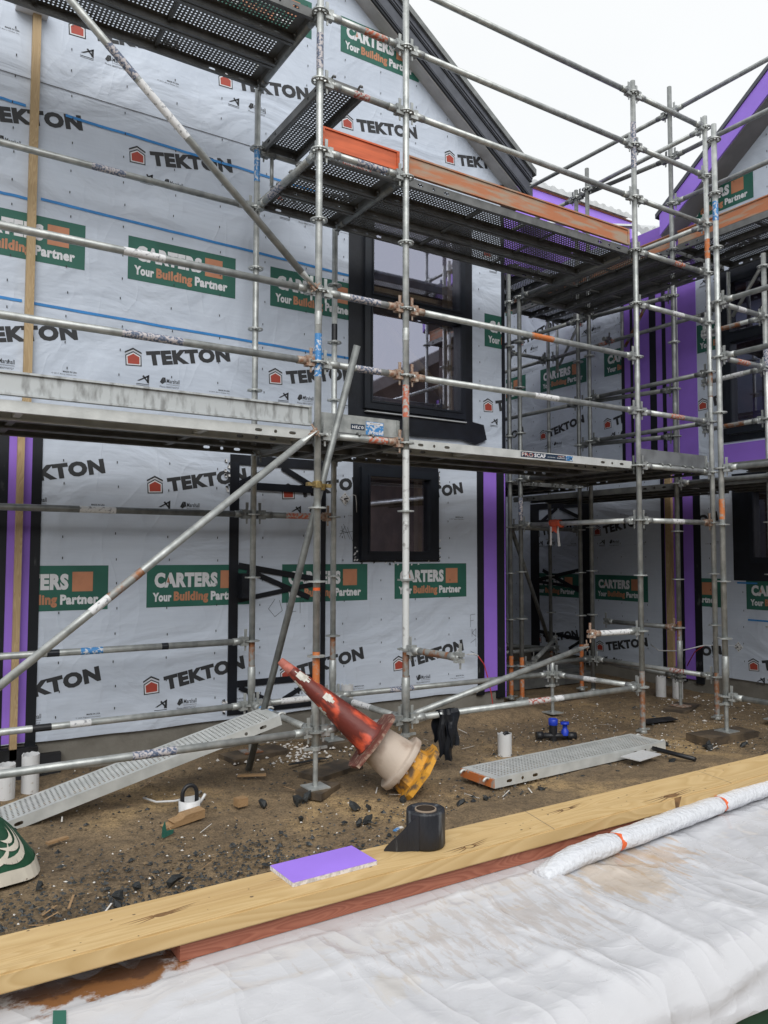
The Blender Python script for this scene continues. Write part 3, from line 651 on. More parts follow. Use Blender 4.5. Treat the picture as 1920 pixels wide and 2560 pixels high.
w4 = window(hB, *VL, fB, [(-.30, .52, 1.56, 2.29)])
framebox('flashing_tape', 'black', w4, -.575, .8, 1.30, 2.5, (.212, .2, .20, .14), fB, -.03, .011)
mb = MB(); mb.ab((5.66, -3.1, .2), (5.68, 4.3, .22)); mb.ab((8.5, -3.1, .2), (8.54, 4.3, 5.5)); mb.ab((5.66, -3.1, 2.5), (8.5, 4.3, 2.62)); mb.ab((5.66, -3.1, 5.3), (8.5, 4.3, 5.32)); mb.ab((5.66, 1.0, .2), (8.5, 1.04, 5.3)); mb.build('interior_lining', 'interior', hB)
mb = MB(); mb.tube((6.0, .60, 2.95), (6.0, -.6, 4.3), .05, 4); mb.build('interior_brace', 'redwood', hB)
mb = MB(); mb.ab((6.4, .1, 2.65), (6.43, .8, 3.5)); mb.ab((6.6, .2, 3.9), (6.62, .75, 4.6)); mb.build('interior_board', 'purple', hB)
mb = MB(); mb.ab((5.63, -3.2, -.3), (5.9, 4.4, .21)); mb.build('foundation', 'concrete', hB)
def bband(mb, o0, o1, x0, x1, ye, mi=0):
    z = lambda Y: 6.337-.75*(Y-.047); ap = APB
    for side in (0, 1):
        A = [(ap, z(ap)+o0), (ye, z(ye)+o0), (ye, z(ye)+o1), (ap, z(ap)+o1)]
        if side: A = [(2*ap-a, b_) for a, b_ in A][::-1]
        mb.prism(A, 0, 1, lambda u, v, h: (x0+(x1-x0)*h, u, v), mi)
mb = MB(); bband(mb, .255, .31, 5.27, 9, 1.30); rB = mb.build('roof', 'metalroof', hB)
mb = MB(); bband(mb, .0, .25, 5.285, 5.305, 1.25); mb.build('purple_barge', 'purplebright', rB)
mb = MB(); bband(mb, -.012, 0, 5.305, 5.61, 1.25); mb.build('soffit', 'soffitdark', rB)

# link wall with the purple parapet at the back of the recess
lk = thing('link_wall', 'purple parapet wall with pale metal capping between the two gables', 'wall')
mb = MB(); mb.ab((2.98, 4.42, 6.0), (8.65, 4.6, 7.56)); mb.build('parapet', 'purplebright', lk)
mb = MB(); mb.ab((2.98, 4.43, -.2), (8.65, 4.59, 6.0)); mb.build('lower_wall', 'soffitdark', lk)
mb = MB(); mb.ab((2.98, 4.405, 7.545), (8.65, 4.419, 7.57)); mb.build('edge_strip', 'redwood', lk)
mb = MB()
xs = [2.98+i*.05 for i in range(115)]
zf = lambda i: 7.645 + (.028 if i % 4 in (1, 2) else 0)
for i, (a, b_) in enumerate(zip(xs, xs[1:])):
    mb.face([(a, 4.36, zf(i)), (b_, 4.36, zf(i+1)), (b_, 9, zf(i+1)+.25), (a, 9, zf(i)+.25)]); mb.face([(a, 4.36, 7.575), (b_, 4.36, 7.575), (b_, 4.36, zf(i+1)), (a, 4.36, zf(i))])
mb.build('roofing', 'zincroof', lk)
mb = MB()
zv_ = lambda k: 6.00 + .13*max(0, (k-4)/12)**1.5 + (.035 if k % 4 in (1, 2) else 0)
for i in range(16):
    a, b_ = 5.90+i*.04, 5.94+i*.04; za, zb = zv_(i), zv_(i+1)
    mb.face([(a, 2.1, za), (b_, 2.1, zb), (b_, 4.4, zb+.9), (a, 4.4, za+.9)]); mb.face([(a, 2.1, za-.10), (b_, 2.1, zb-.10), (b_, 2.1, zb), (a, 2.1, za)])
mb.build('valley_roofing', 'zincroof', lk)

# house across the yard, seen only as a reflection in the window glass
nb = thing('neighbour_house', 'dark house across the yard, reflected in the window glass', 'house')
mb = MB(); mb.ab((-14, -13, -.2), (14, -12, 4.2)); mb.build('wall', 'brick', nb)
mb = MB(); mb.prism([(5.2, 4.0), (13.6, 8.5), (19, 5.6), (19, 4.0)], -12.6, -12.2, lambda u, v, h: (u, h, v)); mb.build('gable', 'brick', nb)
mb = MB(); mb.prism([(4.9, 3.84), (13.6, 8.5), (13.6, 8.85), (4.9, 4.2)], -12.3, -11.8, lambda u, v, h: (u, h, v)); mb.build('fascia', 'soffitdark', nb)
mb = MB(); [mb.ab((x, -12.19, z), (x+1.1, -12.15, z+1.2), i % 2) for i, (x, z) in enumerate(((9.4, 4.3), (12.2, 5.3), (14.4, 4.4), (2.0, 2.0), (6.0, 2.2)))]; mb.build('window', ['metalroof', 'purple'], nb)
mb = MB(); mb.prism([(-10, 4.2), (-13, 6.6), (-13, 4.2)], -14.5, 14.5, lambda u, v, h: (h, u-1.6, v)); mb.build('roof', 'metalroof', nb)

# ------------------------------------------------------------------ scaffold kit
TR = .0242
def Zk(k): return 2.4 + .5*k
def rosette_mesh():
    mb = MB(); mb.lathe([(.047, -.005), (.0615, -.005), (.0615, .005), (.047, .005)], 24, 0, None, True, False)
    mb.lathe([(.0235, -.007), (.031, -.007), (.031, .007), (.0235, .007)], 16, 0, None, True, False)
    for i in range(8):
        a = math.pi*i/4 + math.pi/8; mb.box((.039, 0, 0), (.02, .011, .009), 0, Matrix.Rotation(a, 4, 'Z'))
    return mb.mesh('rosette', ['galv'])
def head_mesh(mt):
    """ledger end: +X points from the ledger towards the standard (origin at the standard axis)"""
    mb = MB(); mb.ab((-.088, -.020, -.034), (-.034, .020, -.007)); mb.ab((-.088, -.020, .007), (-.034, .020, .034)); mb.ab((-.098, -.024, -.036), (-.070, .024, .036))
    mb.tube((-.16, 0, 0), (-.085, 0, 0), .0275, 12)
    mb.prism([(-.062, -.075), (-.050, -.075), (-.042, .095), (-.066, .095)], -.0035, .0035, lambda u, v, h: (u, h, v))
    return mb.mesh('wedge_head', [mt])
ME_ROS = rosette_mesh(); ME_HEAD = head_mesh('galv'); ME_HEADR = head_mesh('rust'); ME_HEADD = head_mesh('galvdark')
def jack_mesh(L):
    mb = MB(); prof = []; z = 0
    while z < L: prof += [(.0185, z), (.0158, z+.004)]; z += .008
    mb.lathe(prof, 14); return mb.mesh('threaded_jack', ['galv'])
def nut(mb, z):
    mb.lathe([(.024, z-.016), (.034, z-.012), (.034, z+.012), (.024, z+.016)], 12, 0, None, False, False)
    mb.ab((.03, -.009, z-.008), (.085, .009, z+.008)); mb.ab((-.085, -.009, z-.008), (-.03, .009, z+.008))
def standard(label, x, y, k0, k1, z0, z1, dz=0, tube='galv', jack=True, foot='ruststeel', bands=(), foot_h=.0, skip=(), rod='galv', group='scaffold standards', collar=True):
    t = thing('scaffold_standard', label, 'scaffold post', group, (x, y, 0))
    base = z0
    mb = MB(); zb = .30 if jack else z0+.02
    zj = .52
    mb.tube((0, 0, zj if collar else zb), (0, 0, z1), TR, 18)
    for k in range(k0, k1+1):      # joints and pin holes
        pass
    mb.build('tube', tube, t)
    if z1 > 4.6:
        m2 = MB(); m2.lathe([(.0255, 0), (.0262, .004), (.0262, .09), (.0255, .094)], 16, 0, Matrix.Translation((0, 0, 3.16+dz))); m2.build('spigot_joint', tube, t)
    if collar:
        mb = MB(); mb.lathe([(.0245, .70), (.0305, .695), (.0305, .53), (.0275, .525), (.0275, zb), (.0242, zb)], 18); mb.build('base_collar', 'galv', t)
    if jack:
        link('threaded_jack', jack_mesh(zb+.02-z0), t, Matrix.Translation((0, 0, z0)))
        mb = MB(); nut(mb, zb-.012); mb.build('jack_nut', 'galv', t)
        mb = MB(); mb.ab((-.075, -.075, z0-.002), (.075, .075, z0+.006)); mb.build('base_plate', rod, t)
    else:
        mb = MB(); nut(mb, z0+.02); mb.lathe([(.0, z0-.01), (.04, z0-.01), (.036, z0+.01), (.024, z0+.04)], 12); mb.build('base_foot', 'galv', t)
    if foot: 
        mb = MB(); mb.tube((0, 0, .70 if collar else z0+.04), (0, 0, (.90 if collar else .34)+foot_h), TR+.0006, 18, cap=False); mb.build('rusty_foot', foot, t)
    for (a, b, mt) in bands:
        mb = MB(); mb.tube((0, 0, a), (0, 0, b), TR+.0009, 18, cap=False); mb.build('paint_band' if mt in ('orangepaint', 'redorange', 'galvwhite') else 'sticker', mt, t)
    for k in range(k0, k1+1):
        if k not in skip: link('rosette', ME_ROS, t, Matrix.Translation((0, 0, Zk(k)+dz)) @ Matrix.Rotation(random.uniform(0, .7), 4, 'Z'))
    return t
POST = {'S0': (-2.57, 0, 0), 'T0': (-2.57, 1.09, 0), 'S1': (0, 0, 0), 'S2': (.73, 0, 0), 'S3': (3.3, 0, 0), 'S4': (4.39, 0, 0), 'T1': (0, 1.09, 0), 'T2': (.73, 1.09, 0), 'T3': (3.16, .98, 0),
        'S5': (3.768, -.516, -.047), 'S6': (3.768, -3.086, -.047), 'Q1': (4.497, .491, -.069), 'Q2': (4.675, -.415, 0), 'Q3': (4.53, -2.08, -.069), 'P1': (3.284, 1.722, -.018), 'P2': (3.3, 1.57, 0), 'P3': (5.231, 3.086, -.105), 'P4': (4.414, 1.765, -.024), 'P5': (4.39, 1.57, 0), 'P6': (4.40, 4.75, -.02)}
def P(n, k): x, y, dz = POST[n]; return Vector((x, y, Zk(k)+dz))
standard('front standard on a dark timber sole pad, with the fallen traffic cone leaning behind it', 0, 0, -4, 6, .035, 7.9, bands=[(2.80, 3.10, 'stickerblue'), (4.98, 5.24, 'stickermix'), (.70, .93, 'orangepaint'), (1.34, 1.36, 'orangetape')], foot=None)
standard('front standard painted white low down, right of the cone', .73, 0, -4, 6, .02, 7.9, bands=[(2.59, 2.83, 'redorange'), (.88, 2.35, 'galvwhite'), (6.2, 6.6, 'stickerwhite')], foot='ruststeel')
standard('front standard with a rust-streaked bare foot just behind the flat steel plank', 3.3, 0, -4, 7, 0, 6.02, jack=False, collar=False, bands=[(5.18, 5.62, 'stickermix')], foot_h=.2)
standard('standard with flat foot right behind the one on the threaded jack and sole pad', 4.39, 0, -4, 7, 0, 6.02, jack=False, collar=False, bands=[(4.55, 4.75, 'orangepaint'), (3.15, 3.4, 'ruststeel')], foot_h=.1)
standard('right-hand standard on a threaded jack over a dark sole pad, orange sticker at deck height', 3.768, -.516, -4, 6, .05, 5.50, -.047, bands=[(1.90, 2.08, 'orangepaint'), (4.6, 4.78, 'stickerblue')], foot=None)
standard('rear standard in front of the taped doorway, left of the leaning tube', 0, 1.09, -4, 5, .04, 5.62, tube='galv', skip=(), bands=[(4.62, 4.9, 'stickerblue')], foot='ruststeel', rod='ruststeel')
standard('rear standard with a wrap of black tape between the doorway and the dark windows', .73, 1.09, -4, 3, .04, 4.42, tube='galv', bands=[(3.42, 3.56, 'black')], foot='ruststeel')
standard('short stub standard at the junction of the two low ledgers behind the flat plank', 3.16, .98, -4, -4, .02, .56, jack=True, collar=False, foot=None)
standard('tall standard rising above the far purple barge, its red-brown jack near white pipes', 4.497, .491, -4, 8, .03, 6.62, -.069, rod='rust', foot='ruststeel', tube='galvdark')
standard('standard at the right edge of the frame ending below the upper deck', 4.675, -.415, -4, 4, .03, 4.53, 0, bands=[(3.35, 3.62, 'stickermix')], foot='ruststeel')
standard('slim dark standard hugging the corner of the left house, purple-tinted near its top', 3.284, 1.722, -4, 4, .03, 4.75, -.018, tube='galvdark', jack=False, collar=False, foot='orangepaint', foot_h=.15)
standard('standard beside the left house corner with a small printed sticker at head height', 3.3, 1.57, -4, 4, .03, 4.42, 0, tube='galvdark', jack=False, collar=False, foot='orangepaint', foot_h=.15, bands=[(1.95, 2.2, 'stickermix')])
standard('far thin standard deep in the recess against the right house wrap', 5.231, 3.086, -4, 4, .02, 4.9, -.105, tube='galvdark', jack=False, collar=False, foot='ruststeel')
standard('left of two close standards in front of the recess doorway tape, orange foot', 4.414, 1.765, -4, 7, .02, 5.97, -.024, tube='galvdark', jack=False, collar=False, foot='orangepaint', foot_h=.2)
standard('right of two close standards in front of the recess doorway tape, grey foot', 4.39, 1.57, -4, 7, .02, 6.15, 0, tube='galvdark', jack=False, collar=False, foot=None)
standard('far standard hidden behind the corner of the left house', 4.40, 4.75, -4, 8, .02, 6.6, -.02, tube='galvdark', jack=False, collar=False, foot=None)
standard('rear standard beyond the left edge of the picture', -2.57, 1.09, -4, 6, .03, 5.6, jack=False, collar=False, foot=None)
standard('front standard beyond the left edge of the picture', -2.57, 0, -4, 7, .03, 7.5, jack=False, collar=False, foot=None)
standard('near right standard beyond the right edge of the picture', 3.768, -3.086, -4, 4, .03, 4.5, -.047, jack=False, collar=False, foot=None)
standard('outer right standard beyond the right edge of the picture', 4.53, -2.08, -4, 8, .03, 6.5, -.069, jack=False, collar=False, foot=None)

def ledger(label, a, b, tube='galv', heads=(1, 1), hm=None, bands=(), name='scaffold_ledger', gap=.055, cat='scaffold tube', r=TR):
    a, b = Vector(a), Vector(b); d = b-a; L = d.length
    x = d.normalized(); y = Vector((0, 0, 1)).cross(x).normalized(); z = x.cross(y)
    m = Matrix((x, y, z)).transposed().to_4x4(); m.translation = a
    t = thing(name, label, cat, 'scaffold ledgers and rails', mtx=m)
    mb = MB(); mb.tube((gap, 0, 0), (L-gap, 0, 0), r, 16); mb.build('tube', tube, t)
    hm = hm or (ME_HEADD if tube == 'galvdark' else ME_HEAD)
    hs = hm if isinstance(hm, tuple) else (hm, hm)
    if heads[0]: link('wedge_head', hs[0], t, Matrix.Rotation(math.pi, 4, 'Z'))
    if heads[1]: link('wedge_head', hs[1], t, Matrix.Translation((L, 0, 0)))
    for (p, q, mt) in bands:
        mb = MB(); mb.tube((p, 0, 0), (q, 0, 0), r+.0009, 16, cap=False); mb.build('sticker', mt, t)
    return t
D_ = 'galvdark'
def LG(label, n1, n2, k, **kw): return ledger(label, P(n1, k), P(n2, k), **kw)
HR = (ME_HEAD, ME_HEADR)
# left bay, front
LG('front ledger just above the left steel ramp plank, lowest rail left of the cone', 'S0', 'S1', -4, bands=[(1.36, 1.62, 'stickermix')])
LG('long front guard rail of the left bay nearest above the grey toe board', 'S0', 'S1', 1, hm=HR, bands=[(1.25, 1.62, 'stickermix')])
LG('long front rail of the left bay meeting the foot of the upper brace', 'S0', 'S1', 2, bands=[(1.25, 1.5, 'stickerwhite')])
# left bay, rear
LG('rear rail of the left bay crossed by the upper diagonal brace', 'T0', 'T1', 4, bands=[(1.28, 1.52, 'stickermix')])
LG('dark rear ledger of the left bay just under the lower deck', 'T0', 'T1', -1, tube=D_, bands=[(1.25, 1.5, 'stickerwhite')])
LG('rear ledger of the left bay at thigh height with black tape scraps', 'T0', 'T1', -3, bands=[(1.28, 1.43, 'stickerblue'), (1.85, 1.90, 'black'), (1.06, 1.14, 'black')])
LG('rear ledger of the left bay near the wall foot with a white sleeve', 'T0', 'T1', -4, bands=[(1.22, 1.36, 'stickerwhite'), (.98, 1.10, 'rubber')])
# S1-T1, S2-T2 crosswise
LG('short crosswise ledger at ground level that the ramp plank rests on', 'T1', 'S1', -4, bands=[(.2, .42, 'stickerblue')])
LG('crosswise transom under the lower deck beside the cone post', 'T1', 'S1', 0, tube=D_)
LG('crosswise transom carrying the upper deck, sloping up to the cone post', 'T1', 'S1', 4, bands=[(.25, .5, 'stickermix')])
LG('crosswise transom carrying the topmost deck at upper left', 'T1', 'S1', 6, tube=D_)
LG('crosswise ledger at ground level between cone and white pipe', 'T2', 'S2', -4, bands=[(.35, .62, 'stickerwhite')])
LG('dark crosswise transom under the upper deck at the tape-wrapped post', 'T2', 'S2', 4, tube=D_)
LG('crosswise transom under the lower deck above the small window', 'T2', 'S2', 0, tube=D_)
# S1-S2 narrow bay
for k, lab, bd in ((-4, 'short front ledger at the ground running behind the cone', ()), (0, 'short front ledger with rust marks under the blue-labelled toe board', [(.40, .56, 'redorange')]), (1, 'short guard rail across the leaning tube, lower of two', [(.30, .5, 'stickermix')]), (2, 'short guard rail at the foot of the upper brace, with a worn sticker', [(.24, .5, 'stickermix')]),
                   (4, 'short front ledger below the bright orange board', [(.30, .55, 'stickermix')]), (5, 'short guard rail above the bright orange board', [(.27, .4, 'stickerred')]), (6, 'short topmost guard rail crossing the green sign under the roof edge', [(.36, .55, 'redorange')])):
    LG(lab, 'S1', 'S2', k, hm=HR if k in (0, 1, 2) else None, bands=bd)
LG('short rear ledger with orange paint under the lower deck beside the doorway', 'T1', 'T2', -1, tube=D_, hm=(ME_HEADD, ME_HEADR), bands=[(.28, .58, 'redorange')])
LG('short rear ledger at the foot of the taped doorway', 'T1', 'T2', -4, bands=[(.25, .55, 'stickerwhite')])
LG('short rear transom under the lower deck by the doorway', 'T1', 'T2', 0, tube=D_)
# S2-S3 long bay
for k, lab, bd in ((-4, 'long front ledger near the ground with the black strip hung over it', [(1.18, 1.42, 'stickerred'), (1.47, 1.57, 'stickerwhite')]), (1, 'long guard rail of the middle bay, lower of two below the upper deck', [(1.28, 1.55, 'stickerwhite')]), (2, 'long guard rail of the middle bay, upper of two below the upper deck', [(1.25, 1.5, 'orangepaint')]),
                   (5, 'long rail just above the peeling orange board', ()), (6, 'long rail crossing the roof edge, second from the top against the sky', ()), (7, 'topmost long rail against the white sky', ())):
    LG(lab, 'S2', 'S3', k, hm=(ME_HEADR, ME_HEAD) if k in (1, 2) else None, bands=bd)
LG('long rear ledger near the ground meeting the stub standard, with a small blue sticker', 'T2', 'T3', -4, bands=[(.55, .8, 'stickermix')])
LG('slanting ground-level ledger from the stub standard to the rust-footed standard', 'T3', 'S3', -4, bands=[(.38, .52, 'stickerwhite')])
# S3-S4 end bay
for k, lab, bd in ((-1, 'short end ledger at head height between two bare-footed standards', [(.45, .62, 'stickerwhite')]), (0, 'short end transom with plank hooks under the dark toe board', ()), (1, 'short end rail below chest height of the lower deck, rust-marked', [(.45, .65, 'redorange')]), (3, 'short end rail under the upper deck with a worn sticker', [(.5, .68, 'stickerwhite')]),
                   (4, 'short end transom with plank hooks under the upper deck, rust-marked', [(.55, .7, 'redorange')]), (5, 'short end guard rail just above the upper deck', ()), (6, 'short end guard rail midway against the sky', ()), (7, 'short topmost end guard rail against the sky', ())):
    LG(lab, 'S3', 'S4', k, hm=HR if k == -1 else None, bands=bd)
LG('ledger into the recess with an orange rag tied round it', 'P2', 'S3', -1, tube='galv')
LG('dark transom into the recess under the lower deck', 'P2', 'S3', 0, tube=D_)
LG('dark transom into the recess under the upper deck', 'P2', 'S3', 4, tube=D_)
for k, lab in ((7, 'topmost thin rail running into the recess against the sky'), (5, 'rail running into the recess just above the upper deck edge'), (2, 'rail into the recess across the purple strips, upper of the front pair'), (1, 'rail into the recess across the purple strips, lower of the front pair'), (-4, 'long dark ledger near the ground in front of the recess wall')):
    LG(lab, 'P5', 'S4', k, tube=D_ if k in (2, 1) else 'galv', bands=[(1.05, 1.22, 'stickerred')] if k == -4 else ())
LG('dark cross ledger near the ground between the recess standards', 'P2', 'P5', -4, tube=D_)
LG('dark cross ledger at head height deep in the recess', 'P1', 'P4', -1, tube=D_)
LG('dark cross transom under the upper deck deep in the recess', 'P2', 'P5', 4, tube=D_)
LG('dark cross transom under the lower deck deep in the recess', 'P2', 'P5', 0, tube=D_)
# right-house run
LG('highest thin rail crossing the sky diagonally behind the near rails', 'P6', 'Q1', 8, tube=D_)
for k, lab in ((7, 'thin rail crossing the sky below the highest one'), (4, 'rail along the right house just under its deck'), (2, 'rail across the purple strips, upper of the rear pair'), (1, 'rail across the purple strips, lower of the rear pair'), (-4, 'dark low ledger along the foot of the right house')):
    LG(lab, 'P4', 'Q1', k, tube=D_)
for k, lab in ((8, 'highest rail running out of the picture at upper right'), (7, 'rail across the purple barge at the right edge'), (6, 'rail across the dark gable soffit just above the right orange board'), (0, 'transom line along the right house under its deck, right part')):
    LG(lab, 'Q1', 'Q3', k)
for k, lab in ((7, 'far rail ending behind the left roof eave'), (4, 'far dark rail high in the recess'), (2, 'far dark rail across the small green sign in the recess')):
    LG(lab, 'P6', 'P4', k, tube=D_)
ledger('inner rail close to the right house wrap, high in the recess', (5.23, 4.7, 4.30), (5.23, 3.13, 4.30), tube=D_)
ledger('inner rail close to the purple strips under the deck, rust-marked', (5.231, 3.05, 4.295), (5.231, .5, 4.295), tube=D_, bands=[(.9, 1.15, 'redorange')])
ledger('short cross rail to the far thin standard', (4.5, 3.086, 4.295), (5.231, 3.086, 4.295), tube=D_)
# near right run
for k, lab in ((3, 'near rail leaving the picture at right, upper of three'), (2, 'near rail leaving the picture at right, middle of three'), (0, 'near ledger under the right-hand deck leaving the picture'), (-4, 'near ledger just above the ground at the right edge')):
    LG(lab, 'S5', 'S6', k)
for k, lab in ((3, 'short cross rail at the right edge, higher one'), (2, 'short cross rail at the right edge with rust patch, lower one')):
    LG(lab, 'S5', 'Q2', k, bands=[(.32, .55, 'redorange')] if k == 2 else [(.35, .5, 'stickerwhite')])
for k, e, lab in ((3, (4.69, .32), 'loose stub rail with free end, top of three at the right edge'), (2, (4.78, .39), 'loose stub rail with free end and white sticker, middle of three'), (1, (4.78, .39), 'loose stub rail with free end, lowest of three at the right edge')):
    ledger(lab, P('Q2', k), (e[0], e[1], Zk(k)), bands=[(.25, .5, 'stickerwhite' if k == 2 else 'ruststeel')])
# loose swung-out stubs
ledger('short stub ledger swung out from the white-footed standard, rusty spots', (.73, 0, .90), (.773, -.64, .90), bands=[(.22, .50, 'ruststeel')])
ledger('short paint-splashed stub ledger with free end on the rust-footed standard', (3.3, 0, .90), (2.64, .055, .90), bands=[(.1, .56, 'stickerwhite')], hm=(ME_HEAD, ME_HEADR))
ledger('dark stub ledger with free end in front of the recess wrap', (4.497, .491, .83), (4.47, 1.5, .83), tube=D_, hm=(ME_HEADR, ME_HEADD))

def brace(label, a, b, flat0=True, flat1=True, tube='galv', bands=()):
    a, b = Vector(a), Vector(b); d = b-a; L = d.length; x = d.normalized(); y = Vector((0, 0, 1)).cross(x).normalized(); z = x.cross(y)
    m = Matrix((x, y, z)).transposed().to_4x4(); m.translation = a
    t = thing('diagonal_brace', label, 'scaffold tube', None, mtx=m)
    mb = MB(); e0 = .14 if flat0 else 0; e1 = .14 if flat1 else 0
    mb.tube((e0, 0, 0), (L-e1, 0, 0), TR, 16); mb.build('tube', tube, t)
    for f, s0, s1 in ((flat0, e0+.005, .01), (flat1, L-e1-.005, L-.01)):
        if not f: continue
        g = MB(); n = 12; rings = []
        for i in range(5):
            q = i/4; w = TR*(1+.25*q); h = TR*(1-.82*q); X = s0+(s1-s0)*q
            rings.append([(X, w*math.cos(2*math.pi*j/n), h*math.sin(2*math.pi*j/n)) if True else 0 for j in range(n)])
        for i in range(4):
            for j in range(n): g.face([rings[i][j], rings[i][(j+1) % n], rings[i+1][(j+1) % n], rings[i+1][j]])
        g.face(rings[-1]); 
        me = g.mesh('flattened_end', [tube]); fixn(me); link('flattened_end', me, t)
        link('wedge_head', ME_HEADR, t, Matrix.Translation((s1+(.035 if s1 > s0 else -.035), 0, 0)) @ Matrix.Rotation(0 if s1 > s0 else math.pi, 4, 'Z') @ Matrix.Scale(.6, 4))
    for (p, q, mt) in bands:
        g = MB(); g.tube((p, 0, 0), (q, 0, 0), TR+.0009, 16, cap=False); g.build('sticker', mt, t)
    return t
brace('lower diagonal brace rising from the left edge to the deck corner', (-2.52, -.055, .40), (-.035, -.055, 2.42), bands=[(1.48, 1.72, 'ruststeel'), (1.35, 1.48, 'stickerwhite')])
brace('upper diagonal brace falling from the top left to the second guard rail', (-.05, -.055, 3.39), (-2.5, -.055, 5.52), bands=[(1.62, 1.85, 'stickermix'), (1.2, 1.6, 'stickerwhite')], flat1=False)
brace('loose brace lying from the long bay up towards the recess', (.80, .07, .40), (2.93, .30, .757), flat0=False)
brace('dark brace leaning down to the right inside the recess', P('P1', -1) + Vector((.04, .03, 0)), P('P3', -4) + Vector((-.03, -.05, 0)), tube=D_)
for lab, a, b in (('loose grey tube lying low in the recess, nearest of the pile', (3.25, 1.35, .47), (4.30, 2.05, .60)), ('loose grey tube lying low in the recess, middle of the pile', (3.4, 2.2, .45), (4.8, 2.5, .40)), ('loose grey tube lying low in the recess, farthest of the pile', (3.5, 2.9, .50), (5.0, 2.7, .36))):
    ledger(lab, a, b, tube=D_, name='loose_tube')
t = tag(link('loose_plank_stack', None), 'dark stack of planks on the ground deep in the recess', 'planks')
mb = MB(); mb.ab((3.6, 2.2, .0), (5.1, 2.55, .12)); mb.ab((3.55, 2.6, .0), (5.1, 2.95, .2)); mb.ab((3.6, 2.25, .123), (5.0, 2.52, .18)); mb.build('planks', 'plankshade', t)

# leaning tube with swivel coupler
t = thing('leaning_tube', 'dull grey tube leaning against the scaffold, clamped to the cone post', 'scaffold tube')
top, cp = Vector((0.1935, -0.2000, 3.0016)), Vector((0.0702, 0.0750, 2.0579))
dr_ = (top-cp).normalized()
foot = cp - dr_*((cp.z-.02)/dr_.z)
mb = MB(); mb.tube(foot, top, .0245, 16); mb.build('tube', 'galvdark', t)
mb = MB(); mb.lathe([(.0245, -.022), (.034, -.022), (.034, .022), (.0245, .022)], 16, 0, Matrix.Translation((0, 0, cp.z)), True, False); mb.ab((-.085, -.03, cp.z-.012), (-.03, .005, cp.z+.012)); mb.tube((.01, .03, cp.z), cp, .014, 10)
mm = Matrix.Translation(cp) @ dr_.to_track_quat('Z', 'Y').to_matrix().to_4x4(); mb.lathe([(.0247, -.022), (.034, -.022), (.034, .022), (.0247, .022)], 16, 0, mm, True, False); mb.ab((cp.x+.02, cp.y-.04, cp.z-.012), (cp.x+.06, cp.y-.01, cp.z+.012)); mb.build('swivel_coupler', 'brass', t)

# ------------------------------------------------------------------ planks
_pm = {}
def plank_meshes(L, Wd=.32, perf=True, mt='plank', hooks=True):
    k = (round(L, 3), Wd, perf, mt)
    if k in _pm: return _pm[k]
    H = .066; top = MB(); e = .06
    if perf:
        nx = max(6, int((L-2*e)/.029)); ny = 9
        xs = [0, e] + [e+(L-2*e)*i/nx for i in range(1, nx)] + [L-e, L]; ys = [0, .028] + [.028+(Wd-.056)*i/ny for i in range(1, ny)] + [Wd-.028, Wd]
        def hole(i, j):
            if 0 < i < len(xs)-2 and 0 < j < len(ys)-2: return (.0072, .0072, .72)
        top.cells(xs, ys, hole, lambda x, y: (x, y, 0))
        if L > 1.4:
            for x in (L*.33, L*.67): top.ab((x-.012, .003, -.020), (x+.012, Wd-.003, -.004))
    else:
        top.face([(0, 0, 0), (L, 0, 0), (L, Wd, 0), (0, Wd, 0)])
        for x in (L*.28, L*.72): top.ab((x-.02, .003, -.05), (x+.02, Wd-.003, -.004))
    # flanges with slots near the ends
    xs = [0, .10, .17, .235, .285, .345, .42]; xs = [x for x in xs if x < L*.3]; xs = xs + [L-x for x in xs[::-1]]
    n = len(xs)
    def fh(i, j):
        if j != 1: return None
        q = i if i < n//2 else n-2-i
        return {1: (.026, .011, .8), 3: (.012, .012, .72), 5: (.026, .011, .8)}.get(q) if i != n//2-1 else None
    zs = [-H, -.048, -.020, 0]
    for y in (0, Wd): top.cells(xs, zs, fh, lambda x, z, y=y: (x, y, z))
    for y0, y1 in ((0, .026), (Wd-.026, Wd)): top.face([(0, y0, -H), (L, y0, -H), (L, y1, -H), (0, y1, -H)]); 
    for y0 in (.026, Wd-.026): top.face([(0, y0, -H), (L, y0, -H), (L, y0, -H+.012), (0, y0, -H+.012)])
    for x in (0, L): top.face([(x, 0, -.045), (x, Wd, -.045), (x, Wd, 0), (x, 0, 0)])
    deck = top.mesh('deck', [mt])
    hk = MB()
    for x, s in ((0, -1), (L, 1)):
        for y in (.05, Wd-.05):
            pts = [(x-s*.02, y, -.03)] + [(x+s*(.028-.032*math.cos(a)), y, -.036+.034*math.sin(a)) for a in [math.pi*i/8 for i in range(0, 8)]]
            hk.path(pts, .009, 6)
    hm_ = hk.mesh('hook', [mt if mt != 'plankshade' else 'galvdark'])
    _pm[k] = (deck, hm_); return _pm[k]
def plank(label, x, y, z, L, along='X', perf=True, mt='plank', mtx=None, group=None, name='scaffold_plank', Wd=.32):
    if mtx is None:
        mtx = Matrix.Translation((x, y, z)) @ (Matrix.Identity(4) if along == 'X' else Matrix(((0, -1, 0, 0), (1, 0, 0, 0), (0, 0, 1, 0), (0, 0, 0, 1))))
    t = thing(name, label, 'scaffold plank', group or 'scaffold deck planks', mtx=mtx)
    d, h = plank_meshes(L, Wd, perf, mt); link('deck', d, t); link('hook', h, t); return t
OK_ = ('nearest the front', 'in the middle', 'nearest the wall')
